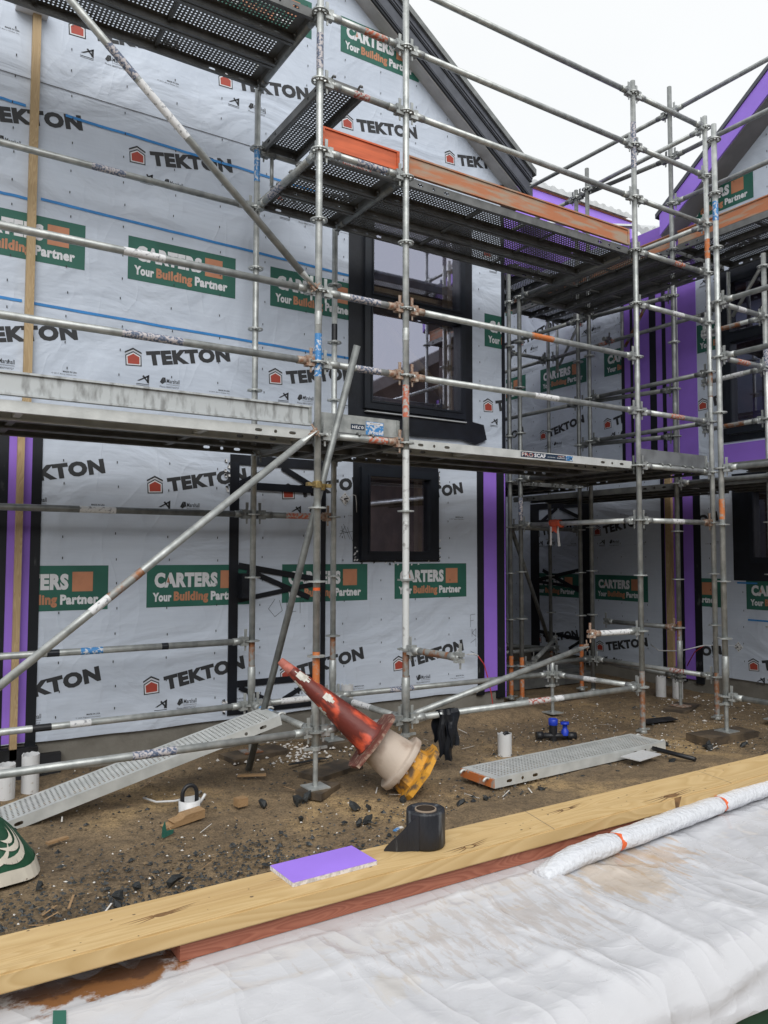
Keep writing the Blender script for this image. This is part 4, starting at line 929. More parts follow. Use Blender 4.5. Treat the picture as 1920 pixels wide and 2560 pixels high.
for i in range(3):
    y = .05+.335*i
    plank('perforated plank of the topmost left deck, ' + OK_[i], -2.54, y, 5.44, 2.51)
    plank('short perforated plank of the narrow upper deck, ' + OK_[i], .035, y, 4.44, .66)
    plank('long perforated plank of the upper middle deck, ' + OK_[i], .765, y, 4.44, 2.50)
    plank('long solid plank of the lower left deck, ' + OK_[i], -2.54, y, 2.44, 2.51, perf=False, mt='planklit' if i == 0 else 'plank')
    plank('long solid plank of the lower middle deck, ' + OK_[i], .765, y, 2.44, 2.50, perf=False, mt='planklit' if i == 0 else 'plank')
OX = ('left', 'middle', 'right')
for i in range(2): plank('short crosswise plank of the narrow lower deck, ' + ('left', 'right')[i], .37+.335*i, .03, 2.44, 1.03, 'Y', perf=False)
plank('small perforated step plank hung above the upper deck behind the cone post', .36, 0.0, 4.95, 1.09, 'Y')
for i in range(3):
    plank('perforated plank of the upper end deck running into the recess, ' + OX[i], 3.66+.335*i, .03, 4.44, 1.51, 'Y')
    plank('dark plank of the lower end deck running into the recess, ' + OX[i], 3.66+.335*i, .03, 2.44, 1.51, 'Y', perf=False, mt='plankshade')
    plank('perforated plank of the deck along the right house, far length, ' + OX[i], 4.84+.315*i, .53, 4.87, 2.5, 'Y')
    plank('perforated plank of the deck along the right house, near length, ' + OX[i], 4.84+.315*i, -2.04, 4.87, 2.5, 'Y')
    plank('dark plank of the low deck along the right house, far length, ' + OX[i], 4.84+.315*i, .53, 2.34, 2.5, 'Y', perf=False, mt='plankshade')
    plank('dark plank of the low deck along the right house, near length, ' + OX[i], 4.84+.315*i, -2.04, 2.34, 2.5, 'Y', perf=False, mt='plankshade')
    plank('perforated plank of the far recess deck, ' + OX[i], 3.66+.335*i, 1.75, 4.84, 1.9, 'Y', mt='plankshade')
    plank('dark plank of the far low recess deck, ' + OX[i], 3.66+.335*i, 1.75, 2.40, 1.9, 'Y', perf=False, mt='plankshade')
for i in range(2): plank('solid plank of the near right deck, ' + ('outer', 'inner')[i], 4.12+.335*i, -3.05, 2.40, 2.5, 'Y', perf=False)
# sticker on planks and boards
def label_strip(parent, mtx, w, h, base, items):
    mb = MB(); mb.face([mtx @ Vector(p) for p in ((0, 0, 0), (w, 0, 0), (w, 0, h), (0, 0, h))], 0)
    for mi, polys in items:
        for Pp in polys: mb.face([mtx @ Vector((u, -.0012, v)) for u, v in Pp], mi)
    return mb.build('sticker', [base, 'stickerred', 'white', 'stickerblue'], parent)
def find(lbl): return next(o for o in COL.objects if o.get('label') == lbl)
pk = find('long solid plank of the lower middle deck, nearest the front')
label_strip(pk, Matrix.Translation((1.14, -.0015, -.052)), .60, .044, 'darklabel', [(1, text('PRO', .01, .006, .13, .032, .04)), (2, text('SCAF', .15, .006, .13, .032, .04)), (2, text('SCAFFOLDING SUPPLIES', .30, .014, .09, .008) + text('scaffold', .41, .012, .09, .014)), (1, rect(.42, .03, .50, .036)), (3, rect(.515, .002, .598, .042)), (2, text('2.57M', .522, .010, .068, .022, .03))])
pk = find('short perforated plank of the narrow upper deck, nearest the front')
label_strip(pk, Matrix.Translation((.18, -.0015, -.054)), .24, .045, 'stickerred', [(2, text('PRO', .01, .008, .07, .030, .04) + text('SCAF', .085, .010, .06, .024, .03) + text('0.73M', .165, .010, .06, .024, .03))])

def toeboard(label, x, y, z, L, H, along='X', mt='alu', lip=.02, sides=True):
    mtx = Matrix.Translation((x, y, z)) @ (Matrix.Identity(4) if along == 'X' else Matrix(((0, -1, 0, 0), (1, 0, 0, 0), (0, 0, 1, 0), (0, 0, 0, 1))))
    t = thing('toe_board', label, 'toe board', 'toe boards along the decks', mtx=mtx)
    mb = MB(); mb.prism([(-.004, 0), (.004, 0), (.004, H), (-.004, H)], 0, L, lambda u, v, h: (h, u, v))
    if lip:
        for (a, b_) in ((0, .012), (H-.012, H)): mb.prism([(-lip, a), (-.0045, a), (-.0045, b_), (-lip, b_)], 0, L, lambda u, v, h: (h, u, v)); mb.prism([(.0045, a), (lip, a), (lip, b_), (.0045, b_)], 0, L, lambda u, v, h: (h, u, v))
    me = mb.mesh('board', [mt]); fixn(me); link('board', me, t)
    c = MB()
    for X in (.012, L-.012):
        c.box((X, -.010, H*.5), (.022, .012, H*.94)); c.tube((X, -.018, H*.25), (X, -.012, H*.25), .009, 10); c.tube((X, -.018, H*.75), (X, -.012, H*.75), .009, 10)
    c.build('end_bracket', 'galv' if mt in ('alu', 'oldgrey') else mt, t); return t
toeboard('long grey aluminium toe board of the left bay', -2.54, .045, 2.465, 2.51, .135, mt='alu')
tb = toeboard('short grey toe board with an upside-down blue sticker, beside the leaning tube', .035, .045, 2.415, .66, .155, mt='galv', lip=0)
label_strip(tb, Matrix.Translation((.375, -.0055, .028)) , .15, .095, 'stickerblue', [(2, text('PROSCAF', .135, .025, .115, .02, .03, 180)), (2, rect(.005, .072, .145, .09)), (1, text('prolink', .12, .088, .09, .012, .02, 180))])
label_strip(tb, Matrix.Translation((.25, -.0055, .055)), .115, .04, 'darklabel', [(2, text('0.73M', .105, .030, .095, .022, .03, 180))])
toeboard('short bright orange toe board at the upper deck corner', .035, .045, 4.455, .66, .15, mt='orangeboard', lip=.014)
toeboard('long peeling orange toe board of the upper middle deck', .765, .045, 4.455, 2.50, .15, mt='rustboard', lip=.014)
toeboard('dark grey toe board across the end bay of the lower deck', 3.335, .04, 2.42, 1.02, .145, mt='oldgrey', lip=0)
toeboard('rusty orange toe board along the right house deck, far length', 4.56, .53, 4.885, 2.5, .15, 'Y', mt='rustboard', lip=.014)
toeboard('rusty orange toe board along the right house deck, near length', 4.56, -2.04, 4.885, 2.5, .15, 'Y', mt='rustboard', lip=.014)
# hop-up brackets
def bracket(label, o, d, L=.36, drop=.42, mt='galv'):
    d = Vector(d); o = Vector(o); t = thing('hop_up_bracket', label, 'bracket', 'hop-up brackets', tuple(o))
    mb = MB(); mb.tube(d*.03, d*L, .02, 10); mb.build('arm', mt, t)
    mb = MB(); mb.tube(d*(L-.03)+Vector((0, 0, -.02)), d*.04+Vector((0, 0, -drop)), .016, 10); mb.build('strut', mt, t)
    mb = MB(); mb.tube(d*.13+Vector((0, 0, -.01)), d*.13+Vector((0, 0, -.01-drop*.62)), .016, 10); mb.build('web', mt, t); link('wedge_head', ME_HEADD, t, Matrix.Rotation(math.atan2(-d.y, -d.x), 4, 'Z'))
    return t
bracket('triangular bracket under the small step plank', (0, 1.09, 4.88), (1, 0, 0), .42, .40)
for i, (y, w) in enumerate(((3.1, 'farthest'), (1.95, 'middle'), (.45, 'nearest'))):
    t = thing('hop_up_bracket', 'hanging bracket with vertical tube and strut under the right-house deck, ' + w, 'bracket', 'hop-up brackets', (5.42, y, 4.76))
    mb = MB(); mb.tube((0, 0, 0), (0, 0, -.62), .022, 10); mb.build('post', 'galv', t)
    mb = MB(); mb.tube((0, -.42, -.02), (0, -.04, -.52), .02, 10); mb.build('strut', 'ruststeel' if i == 1 else 'galv', t); link('wedge_head', ME_HEADD, t, Matrix.Translation((-.19, 0, -.46)))

# loose planks on the ground
ex = Vector((-.157+1.86, .43-.50, .46-.03)); L_ = 2.07
px = Vector((1.703, -.07, .44)).normalized(); py = Vector((.0, 1, 0)); py = (py - px*py.dot(px)).normalized(); pz = px.cross(py)
m = Matrix((px, py, pz)).transposed().to_4x4(); m.translation = Vector((-.14, .26, .475)) - px*2.07
plank('galvanised perforated plank propped as a ramp from the ground at left to the low ledger', 0, 0, 0, 2.07, mtx=m, group='loose planks', name='ramp_plank', mt='planklit')
px = Vector((1.87, .062, 0)).normalized(); py = Vector((-px.y, px.x, 0)); m = Matrix((px, py, Vector((0, 0, 1)))).transposed().to_4x4(); m.translation = Vector((1.035, -.615, .078))
fp = plank('galvanised perforated plank lying flat on the dirt with an orange end', 0, 0, 0, 1.86, mtx=m, group='loose planks', name='ground_plank', Wd=.34, mt='planklit')
mb = MB(); mb.ab((-.012, .0, -.062), (-.001, .34, -.006)); mb.build('end_plate', 'orangepaint', fp)

# ------------------------------------------------------------------ things on the dirt
def solid(name, mt, label, cat, group=None, mb=None, parent=None):
    o = mb.build(name, mt, parent)
    if parent is None: tag(o, label, cat, group)
    return o
def rotz(a): return Matrix.Rotation(R(a), 4, 'Z')
# sole pads
def pad(label, c, d, ang):
    mb = MB(); mb.box((0, 0, 0), d, 0, Matrix.Translation(c) @ rotz(ang)); o = mb.build('sole_pad', 'sole'); tag(o, label, 'timber pad', 'timber sole pads')
pad('short dark sole pad under the cone post jack', (.02, .0, .010), (.27, .20, .045), 33)
pad('dark timber sole board running right behind the cone post jack', (.32, .36, .012), (.46, .22, .04), 20)
pad('thick dark sole pad under the right-hand threaded jack', (3.70, -.52, .015), (.62, .24, .07), -6)
pad('dark sole board under the rear jack by the doorway', (.03, 1.08, .01), (.50, .25, .05), 8)
pad('sole board under the rear jack near the white pipe', (.74, 1.08, .01), (.45, .24, .05), 4)
pad('sole board half buried at the far purple-side jack', (4.50, .48, .0), (.5, .24, .05), 20)

# fallen traffic cone pushed into two plastic bases
tip, rim, end = Vector((-.211, .12, .872)), Vector((.324, -.2, .336)), Vector((.560, -.335, .125))
ax = (tip-rim).normalized(); Lc = (tip-rim).length
mc = ax.to_track_quat('Z', 'Y').to_matrix().to_4x4(); mc.translation = rim
t = thing('traffic_cone', 'fallen worn red traffic cone leaning on the scaffold, jammed on a beige and yellow base', 'traffic cone', None, mtx=mc)
mb = MB(); prof = [(.128, .018), (.112, .035), (.104, .08), (.101, .12)] + [(.101-.066*(i/14), .12+(Lc-.22)*(i/14)) for i in range(1, 15)]
mb.lathe(prof, 30); o = mb.build('cone_body', 'cone', t)
mb = MB(); r_ = .0352; mb.lathe([(r_, Lc-.10), (.027, Lc-.012), (.022, Lc), (.015, Lc-.002), (.013, Lc-.06)], 24); mb.build('cone_tip', 'conetip', t)
mb = MB()
sq = []
for i in range(8):
    a = math.pi/4*i + .2; rr = .272 if i % 2 else .222; sq.append((rr*math.cos(a), rr*math.sin(a)))
mb.prism(sq, -.006, .016, lambda u, v, h: (u, v, h + .012*math.sin(u*17))); mb.build('cone_rim', 'conerim', t)
def patch(a0, a1, z0, z1, seed, n=9):
    rc = lambda z: .101-.066*((z-.12)/(Lc-.22)) + .002
    mb = MB()
    for i in range(n):
        for j in range(5):
            a, b = a0+(a1-a0)*i/n, a0+(a1-a0)*(i+1)/n; c, d = z0+(z1-z0)*j/5, z0+(z1-z0)*(j+1)/5
            e = ((i+.5)/n-.5)**2*3.2+((j+.5)/5-.5)**2*3.2 + .45*noise.noise((i*.7+seed, j*.9, seed))
            if e > .62: continue
            mb.face([(rc(c)*math.cos(a), rc(c)*math.sin(a), c), (rc(c)*math.cos(b), rc(c)*math.sin(b), c), (rc(d)*math.cos(b), rc(d)*math.sin(b), d), (rc(d)*math.cos(a), rc(d)*math.sin(a), d)])
    mb.build('torn_sleeve', 'conewhite', t)
# direction of the camera in the cone's frame, to put the torn sleeve on the side the photo shows
camdir = mc.inverted() @ Vector((-2.466, -4.692, 1.585)); fa = math.atan2(camdir.y, camdir.x)
patch(fa-.2, fa+1.1, .58, .70, 2); patch(fa-.1, fa+.75, .37, .47, 5)
patch(fa-1.5, fa-.7, .55, .66, 8, 6); patch(fa-1.55, fa-.9, .34, .44, 3, 6)
a2 = (rim-end).normalized(); m2 = a2.to_track_quat('Z', 'Y').to_matrix().to_4x4(); m2.translation = end
Lr = (rim-end).length
t = thing('bollard_base', 'beige flanged plastic drum jammed between the cone and the yellow base', 'plastic base', None, mtx=m2)
mb = MB(); mb.lathe([(0, .080), (.196, .080), (.198, .083), (.198, .117), (.196, .120), (.156, .122), (.152, .13), (.130, Lr-.035), (.122, Lr-.01), (0, Lr-.01)], 40)
for i in range(12): mb.box((.165, 0, .073), (.02, .012, .016), 0, Matrix.Rotation(i*math.pi/6, 4, 'Z'))
mb.build('drum', 'beige', t)
t = thing('yellow_base', 'worn yellow eight-sided plastic base touching the dirt under the beige drum', 'plastic base', None, mtx=m2)
mb = MB(); oc = lambda r: [(r*math.cos(math.pi/4*i+.39), r*math.sin(math.pi/4*i+.39)) for i in range(8)]
def frus(r0, r1, z0, z1):
    a, b = [(x, y, z0) for x, y in oc(r0)], [(x, y, z1) for x, y in oc(r1)]
    for i in range(8): mb.face([a[i], a[(i+1) % 8], b[(i+1) % 8], b[i]])
    return a, b
frus(.165, .150, .0, .075); A_, B_ = frus(.236, .236, -.045, -.012); frus(.236, .165, -.012, .0); mb.face(A_[::-1])
mb.face([(x, y, .075) for x, y in oc(.140)]); mb.build('base', 'yellow', t)

# pipes
def pipe(name, label, x, y, h, r, mt='pvc', group='white pvc pipe stubs', jag=.004):
    mb = MB(); n = 24
    for i in range(n):
        a, b = 2*math.pi*i/n, 2*math.pi*(i+1)/n; ha = h+jag*noise.noise((math.cos(a)*3, math.sin(a)*3, x))*4; hb = h+jag*noise.noise((math.cos(b)*3, math.sin(b)*3, x))*4
        c = lambda q, rr, z: (x+rr*math.cos(q), y+rr*math.sin(q), z)
        mb.face([c(a, r, -.08), c(b, r, -.08), c(b, r, hb), c(a, r, ha)]); mb.face([c(b, r-.004, -.08), c(a, r-.004, -.08), c(a, r-.004, ha), c(b, r-.004, hb)]); mb.face([c(a, r, ha), c(b, r, hb), c(b, r-.004, hb), c(a, r-.004, ha)])
    o = mb.build(name, mt); tag(o, label, 'pipe', group); return o
pp = pipe('pipe_stub', 'white pipe stub with a black hose end, standing in the dirt mid-picture', 1.725, .065, .165, .056)
mb = MB(); mb.path([(1.725+.04*math.cos(a), .05, .10+.075*math.sin(a)) for a in [math.pi*i/10 for i in range(11)]], .013, 8); o = mb.build('hose_end', 'rubber', pp)
pipe('pipe_stub', 'left of two white pipes by the wall at the far left', -1.755, .985, .21, .056)
pipe('pipe_stub', 'right of two white pipes by the wall at the far left', -1.60, 1.05, .24, .056)
pipe('pipe_stub', 'left of two broken white pipes at the foot of the purple strips', 4.957, 1.09, .21, .056, jag=.008)
pipe('pipe_stub', 'right of two broken white pipes at the foot of the purple strips', 5.04, .93, .20, .056, jag=.010)
pipe('pipe_stub', 'white pipe running down the wall behind the cone', 1.05, 1.40, .42, .055)
# blue valve on black pipe
t = thing('pipe_valve', 'blue-capped black pipe valve half buried in the dirt', 'valve', None, (2.44, .25, 0))
mb = MB(); mb.tube((-.14, .06, .03), (.17, -.10, .02), .024, 12); mb.tube((-.14, .06, .03), (-.09, .035, .03), .034, 12); mb.tube((.10, -.065, .025), (.17, -.10, .02), .033, 12); mb.lathe([(.034, -.02), (.036, .04), (.034, .12)], 16); mb.build('valve_body', 'rubber', t)
mb = MB(); mb.lathe([(.037, .115), (.040, .12), (.040, .165), (.033, .17), (.03, .155), (0, .155)], 18); mb.build('blue_cap', 'bluepl', t)
mb = MB(); mb.lathe([(.034, .03), (.032, .07), (.020, .085), (.020, .115), (.036, .12), (.036, .14), (.012, .142), (0, .142)], 14, 0, Matrix.Translation((.085, -.055, 0))); [mb.ab((.085-.045+.0, -.06, .122), (.085+.045, -.05, .14)) for _ in (0,)]; mb.build('blue_tap', 'bluepl', t)
# bent hose in a white cup on a timber offcut
mb = MB(); mb.prism([(-.15, 0), (.10, .0), (.105, .05), (-.03, .052), (-.05, .036), (-.11, .03), (-.10, .018), (-.16, .012)], -.035, .035, lambda u, v, h: (u, h, v)); o = mb.build('timber_offcut', 'offcut'); o.location = (-.905, -.09, .0); o.rotation_euler = (R(4), R(-3), R(14)); tag(o, 'splintered timber offcut under the white cup and bent hose', 'timber')
t = thing('hose_bend', 'bent black hose rising from a small white pipe collar on the dirt', 'hose', None, (-.85, .03, .0))
mb = MB(); mb.lathe([(.062, -.03), (.066, .085), (.060, .085), (.056, .02), (0, .02)], 20); mb.build('collar', 'pvc', t)
mb = MB(); mb.path([(-.045, 0, .02)] + [(-.045*math.cos(math.pi*i/12), 0, .115+.055*math.sin(math.pi*i/12)) for i in range(13)] + [(.045, 0, .03)], .0125, 10); mb.build('hose', 'rubber', t)
mb = MB(); mb.tube((.055, -.03, .06), (.085, -.04, .115), .009, 8); mb.build('spout', 'pvc', t)
# wall cable with red end
mb = MB(); mb.path([(2.40, 1.37, .60), (2.46, 1.34, .605), (2.50, 1.33, .585)], .008, 8); mb.path([(2.50, 1.33, .585), (2.56, 1.31, .50), (2.60, 1.3, .36), (2.62, 1.27, .2), (2.60, 1.22, .07), (2.58, 1.15, .04)], .0055, 8, 1); o = mb.build('service_cable', ['pvc', 'lashing']); tag(o, 'red cable with a white end hanging from the diamond seal by the purple strip', 'cable')
mb = MB(); mb.path([(5.10, .62, .60), (5.0, .86, .52), (4.95, 1.1, .50), (5.0, 1.25, .55)][::-1], .006, 8); mb.path([(5.10, .62, .60), (5.2, .82, .5), (5.28, .98, .32)], .005, 8, 1); o = mb.build('service_cable', ['pvc', 'lashing']); tag(o, 'white and red cable looping across the purple strip of the right house', 'cable')
seal(-.54, .56, fB, hB, [fB(-.54, .565, .04), fB(-.56, .58, .1), (5.10, .62, .60)], 'pvc')
# black strip draped over the low ledger
mb = MB()
def drape(x0, x1, zb, off):
    n = 7; rows = 10
    for s_, yy in ((0, -.032), (1, .032)):
        zlow = zb if s_ == 0 else zb+.1
        for i in range(n):
            for j in range(rows):
                def q(i, j): 
                    u = x0+(x1-x0)*i/n; v = .435+(zlow-.435)*j/rows
                    return (u+.012*math.sin(j*.8+off)+.008*noise.noise((u*9, v*9, off)), yy*(1 if j > 0 else .4)+.02*noise.noise((u*22, v*5, off+s_)), v + (.03*noise.noise((u*30, 0, off)) if j == rows else 0))
                mb.face([q(i, j), q(i+1, j), q(i+1, j+1), q(i, j+1)])
drape(.995, 1.07, .10, 1.); drape(1.065, 1.14, .06, 4.); drape(1.10, 1.185, .16, 7.)
o = mb.build('hung_tape_strip', 'black'); tag(o, 'crumpled black tape strip hanging over the low front ledger', 'tape')
# orange rag tied on the recess ledger
t = thing('tied_rag', 'orange rag knotted round the recess ledger with pale tails', 'rag', None, (3.3, 1.04, 1.9))
mb = MB()
for i in range(9):
    a = i*.7; mb.lathe([(.028+.008*random.random(), -.012), (.038+.012*random.random(), 0), (.028+.006*random.random(), .012)], 12, 0, Matrix.Translation((0, -.06+.015*i, 0)) @ Matrix.Rotation(R(90+random.uniform(-25, 25)), 4, 'X') @ Matrix.Rotation(a, 4, 'Z'))
mb.prism([(-.05, -.03), (.05, -.03), (.06, -.10), (.02, -.07), (-.03, -.10)], -.03, -.025, lambda u, v, h: (h, u, v)); mb.build('knot', 'rag', t)
mb = MB(); mb.prism([(.035, -.03), (.06, -.03), (.065, -.22), (.04, -.22)], -.032, -.030, lambda u, v, h: (h, u, v)); mb.prism([(-.055, -.03), (-.03, -.03), (-.05, -.23), (-.08, -.23)], -.03, -.028, lambda u, v, h: (h, u, v)); mb.build('tails', 'chip', t)
# green printed sack slumped at the left edge
nu, nv = 40, 22
SH = .36
def sackr(a, v):
    rx = .36*(1-.10*v-.62*v**2.4); ry = .20*(1-.12*v-.62*v**2.4)
    w = 1+.04*noise.noise((math.cos(a)*2.2, math.sin(a)*2.2, v*3))
    return rx*w, ry*w
def sackp(a, v, o=0):
    rx, ry = sackr(a, v); return ((rx+o)*math.cos(a)-.05*v, (ry+o)*math.sin(a), SH*v+.005*math.sin(a*5)*(1-v))
mb = MB()
for i in range(nu):
    for j in range(nv):
        a0, a1 = 2*math.pi*i/nu, 2*math.pi*(i+1)/nu; mb.face([sackp(a0, j/nv), sackp(a1, j/nv), sackp(a1, (j+1)/nv), sackp(a0, (j+1)/nv)], 0)
mb.face([sackp(2*math.pi*i/nu, 1) for i in range(nu)])
for i in range(nu):       # pale band round the foot
    a0, a1 = 2*math.pi*i/nu, 2*math.pi*(i+1)/nu; h = lambda q: .20+.045*math.sin(q*2+.6)+.02*math.sin(q*5)
    mb.face([sackp(a0, 0, .006), sackp(a1, 0, .006), sackp(a1, h(a1), .006), sackp(a0, h(a0), .006)], 1)
def swirl(P, w):
    P = [Vector(p) for p in P]; n = len(P)
    for i in range(n-1):
        d = (P[i+1]-P[i]).normalized(); q = Vector((-d.y, d.x)); w0 = w*math.sin(math.pi*(i+.02)/(n-1)); w1 = w*math.sin(math.pi*(i+.98)/(n-1))
        A = [P[i]-q*w0, P[i+1]-q*w1, P[i+1]+q*w1, P[i]+q*w0]; mb.face([sackp(p.x, p.y, .007) for p in A], 1)
for k, (dx, dy, L, w) in enumerate(((0, 0, 1., .050), (.16, .13, .8, .035), (-.22, -.02, .7, .04), (.30, .20, .45, .03), (.1, .33, .3, .035))):
    swirl([(5.28+dx+.95*L*t, .36+dy-.16*L*math.sin(t*2.2)+.42*L*t**2.2) for t in [i/9 for i in range(10)]], w)
me = mb.mesh('sack', ['sackgreen', 'cream']); [setattr(p, 'use_smooth', True) for p in me.polygons]; o = link('sack', me); o.location = (-2.12, -.32, .0); o.rotation_euler = (0, 0, R(-14)); tag(o, 'dark green sack with cream swirl print and pale bottom band at the left edge', 'sack')
# small boards and scraps
mb = MB(); mb.box((0, 0, 0), (.30, .16, .008), 0, Matrix.Translation((2.44, -.68, .055)) @ rotz(8)); o = mb.build('fibre_board_scrap', 'pvc'); tag(o, 'white board scrap lying beside the flat plank', 'scrap board')
mb = MB(); mb.tube((2.70, -.58, .055), (2.68, -.98, .06), .018, 4); o = mb.build('rubber_strip', 'rubber'); tag(o, 'black square strip lying beside the flat plank', 'strip')
mb = MB(); mb.box((0, 0, 0), (.2, .035, .012), 0, Matrix.Translation((-.22, .55, .015)) @ rotz(-25)); o = mb.build('timber_sliver', 'offcut'); tag(o, 'thin pale timber sliver on the dirt behind the cone post', 'timber')
mb = MB(); mb.box((0, 0, 0), (.07, .06, .05), 0, Matrix.Translation((-.52, .02, .02)) @ rotz(10)); o = mb.build('timber_block', 'offcut'); tag(o, 'small timber block on the dirt right of the bent hose', 'timber')
mb = MB(); mb.box((0, 0, 0), (.12, .03, .012), 0, Matrix.Translation((-1.62, -.05, .012)) @ rotz(20)); o = mb.build('timber_sliver', 'offcut'); tag(o, 'timber sliver on the dirt near the green sack', 'timber')
mb = MB(); mb.path([(-1.02, .42, .02), (-.98, .28, .025), (-.88, .22, .03), (-.74, .25, .03), (-.66, .36, .02)], .007, 6); o = mb.build('plastic_strap', 'pvc'); tag(o, 'white plastic strap curled on the dirt behind the bent hose', 'strap')
mb = MB(); mb.prism([(0, 0), (.07, .01), (.075, .03), (.03, .035), (.02, .09), (.005, .06)], -.004, .004, lambda u, v, h: (u, h+.3*u, v)); o = mb.build('green_scrap', 'green'); o.location = (-1.12, -.30, .0); tag(o, 'small torn green plastic scrap on the dirt', 'scrap')
mb = MB(); mb.box((0, 0, 0), (.05, .02, .006), 0, Matrix.Rotation(.5, 4, 'Z')); mb.box((.035, .01, .002), (.025, .02, .006), 1); o = mb.build('paper_scrap', ['stickerblue', 'chip']); o.location = (.02, -.95, .03); tag(o, 'tiny blue and white scrap between cone and tape roll', 'scrap')
mb = MB(); mb.box((0, 0, 0), (.055, .045, .003), 0, rotz(20)); mb.box((.0, 0, .002), (.012, .01, .002), 1); o = mb.build('paper_scrap', ['chip', 'ink']); o.location = (.98, -1.20, .05); o.rotation_euler = (R(8), 0, 0); tag(o, 'small white paper square on the dirt beyond the beam', 'scrap')
mb = MB(); mb.prism([(0, 0), (.35, .02), (.30, .07), (.02, .03)], 0, .004, lambda u, v, h: (u, v, h+.02)); o = mb.build('dark_sheet_scrap', 'asphaltbox'); o.location = (.10, .62, .0); tag(o, 'flat dark membrane scrap on the dirt behind the cone post', 'scrap')
mb = MB(); mb.prism([(0, 0), (.4, -.04), (.45, .10), (.1, .16)], 0, .004, lambda u, v, h: (u, v, h+.015)); o = mb.build('dark_sheet_scrap', 'asphaltbox'); o.location = (3.55, .15, .0); tag(o, 'dark flattened scrap on the dirt left of the right-hand jack', 'scrap')
mb = MB(); mb.prism([(0, 0), (.4, .0), (.4, .14), (.0, .16)], 0, .006, lambda u, v, h: (u, v, h+.02)); o = mb.build('purple_board_scrap', 'purple'); o.location = (3.75, 1.45, -.005); tag(o, 'purple board scrap with white edge on the dirt under the recess deck', 'scrap board')

def stone_mesh(seed, s):
    bm = bmesh.new(); bmesh.ops.create_icosphere(bm, subdivisions=1, radius=1)
    for v in bm.verts:
        d = 1+.75*noise.noise(v.co*1.3+Vector((seed*3.1, 0, 0)))+.3*noise.noise(v.co*3+Vector((seed, 2, 0))); v.co = Vector((v.co.x*d*s, v.co.y*d*s*.8, v.co.z*d*s*.62))
    me = bpy.data.meshes.new('stone'); bm.to_mesh(me); bm.free(); me.materials.append(M['stone']); return me
SM = [stone_mesh(i, 1.) for i in range(6)]
for i, (x, y, s) in enumerate(((-.20, -.14, .05), (-.12, -.10, .05), (.05, -.42, .055), (.13, -.47, .035), (.38, -.48, .045), (-.40, -.05, .04), (-.33, -.45, .03), (.22, -.80, .036), (.28, -1.0, .03), (.66, -.72, .05), (.86, -.73, .035), (.60, -1.28, .045), (-.08, -.70, .035), (-.01, -.68, .045), (1.30, -.78, .035), (1.75, -.72, .035), (2.05, -.78, .035), (2.62, -.82, .05), (3.25, -.70, .05), (3.35, -.62, .04), (3.05, -.42, .045),
                                   (3.6, -.78, .05), (-1.42, -.92, .04), (-1.25, -.95, .045), (-1.52, -.98, .035), (-1.55, -1.10, .04), (-.90, -1.25, .05), (.9, -1.1, .04), (1.15, -1.15, .035), (-1.75, -1.18, .045), (-1.8, -.62, .03))):
    s *= .85; o = link('black_stone', SM[i % 6]); o.location = (x, y, s*.3+.02*(y < -.9)); o.scale = (s, s, s); o.rotation_euler = (random.random(), random.random(), random.random()*6); tag(o, 'black angular stone lying loose on the brown dirt', 'stone', 'black stones on the dirt')
# grit: countless small stones, chips and splinters
mb = MB()
oct_ = [(1, 0, 0), (0, 1, 0), (-1, 0, 0), (0, -1, 0), (0, 0, 1)]
def grit(x, y, z, s, mi):
    a = random.random()*6; sx, sy, sz = s*random.uniform(.7, 1.5), s*random.uniform(.6, 1.1), s*random.uniform(.4, .9); o = len(mb.v)
    for px_, py_, pz_ in oct_:
        X, Y, Z_ = px_*sx*random.uniform(.7, 1.2), py_*sy*random.uniform(.7, 1.2), pz_*sz; mb.v.append((x+X*math.cos(a)-Y*math.sin(a), y+X*math.sin(a)+Y*math.cos(a), z+Z_))
    for i in range(4): mb.f.append([o+i, o+(i+1) % 4, o+4]); mb.m.append(mi); mb.sm.append(False)
for i in range(24000):
    x = random.uniform(-2.6, 4.6); y = random.uniform(-2.6, 1.4) if random.random() < .5 else random.uniform(-2.6, -.3)
    dens = noise.noise((x*.8, y*.8, 4)); 
    if dens < random.uniform(-.7, .5): continue
    q = random.random(); mi = 0 if q < .42+.25*(y < -.9) else (1 if q < .93 else 2)
    s = random.uniform(.003, .012) if mi != 2 else random.uniform(.003, .009)
    if mi == 0 and random.random() < .05: s *= 2.
    grit(x, y, .004, s, mi)
for i in range(12000):
    x, y = random.uniform(-2.3, 1.2) if i % 2 else random.uniform(-2.3, -.6), random.uniform(-1.9, -.6)
    if random.random() < .25+.55*min(1, max(0, (-.3-x)/1.5))*min(1, max(0, (-.7-y)/.8)): grit(x, y, .004, random.uniform(.004, .014)*(1.6 if random.random() < .06 else 1), 0 if random.random() < .8 else 1)
for i in range(700): grit(random.uniform(2.2, 5.2), random.uniform(-.8, .9), .004, random.uniform(.003, .009), 2 if random.random() < .5 else 0)
for i in range(160): grit(random.gauss(.35, .3), random.gauss(1.0, .18), .006, random.uniform(.006, .022), 2)
for i in range(50): grit(random.gauss(4.9, .35), random.gauss(.5, .3), .006, random.uniform(.006, .02), 2)
for i in range(170):
    x, y = random.uniform(-2.2, 4.2), random.uniform(-1.6, .9); a = random.random()*3.14; L = random.uniform(.015, .07); w = random.uniform(.002, .005); dx, dy = math.cos(a)*L, math.sin(a)*L; ox, oy = -math.sin(a)*w, math.cos(a)*w; mi = random.choice((3, 3, 1, 2)); h = .008+.012*random.random()
    mb.face([(x-dx-ox, y-dy-oy, .006), (x+dx-ox, y+dy-oy, h), (x+dx+ox, y+dy+oy, h), (x-dx+ox, y-dy+oy, .006)], mi)
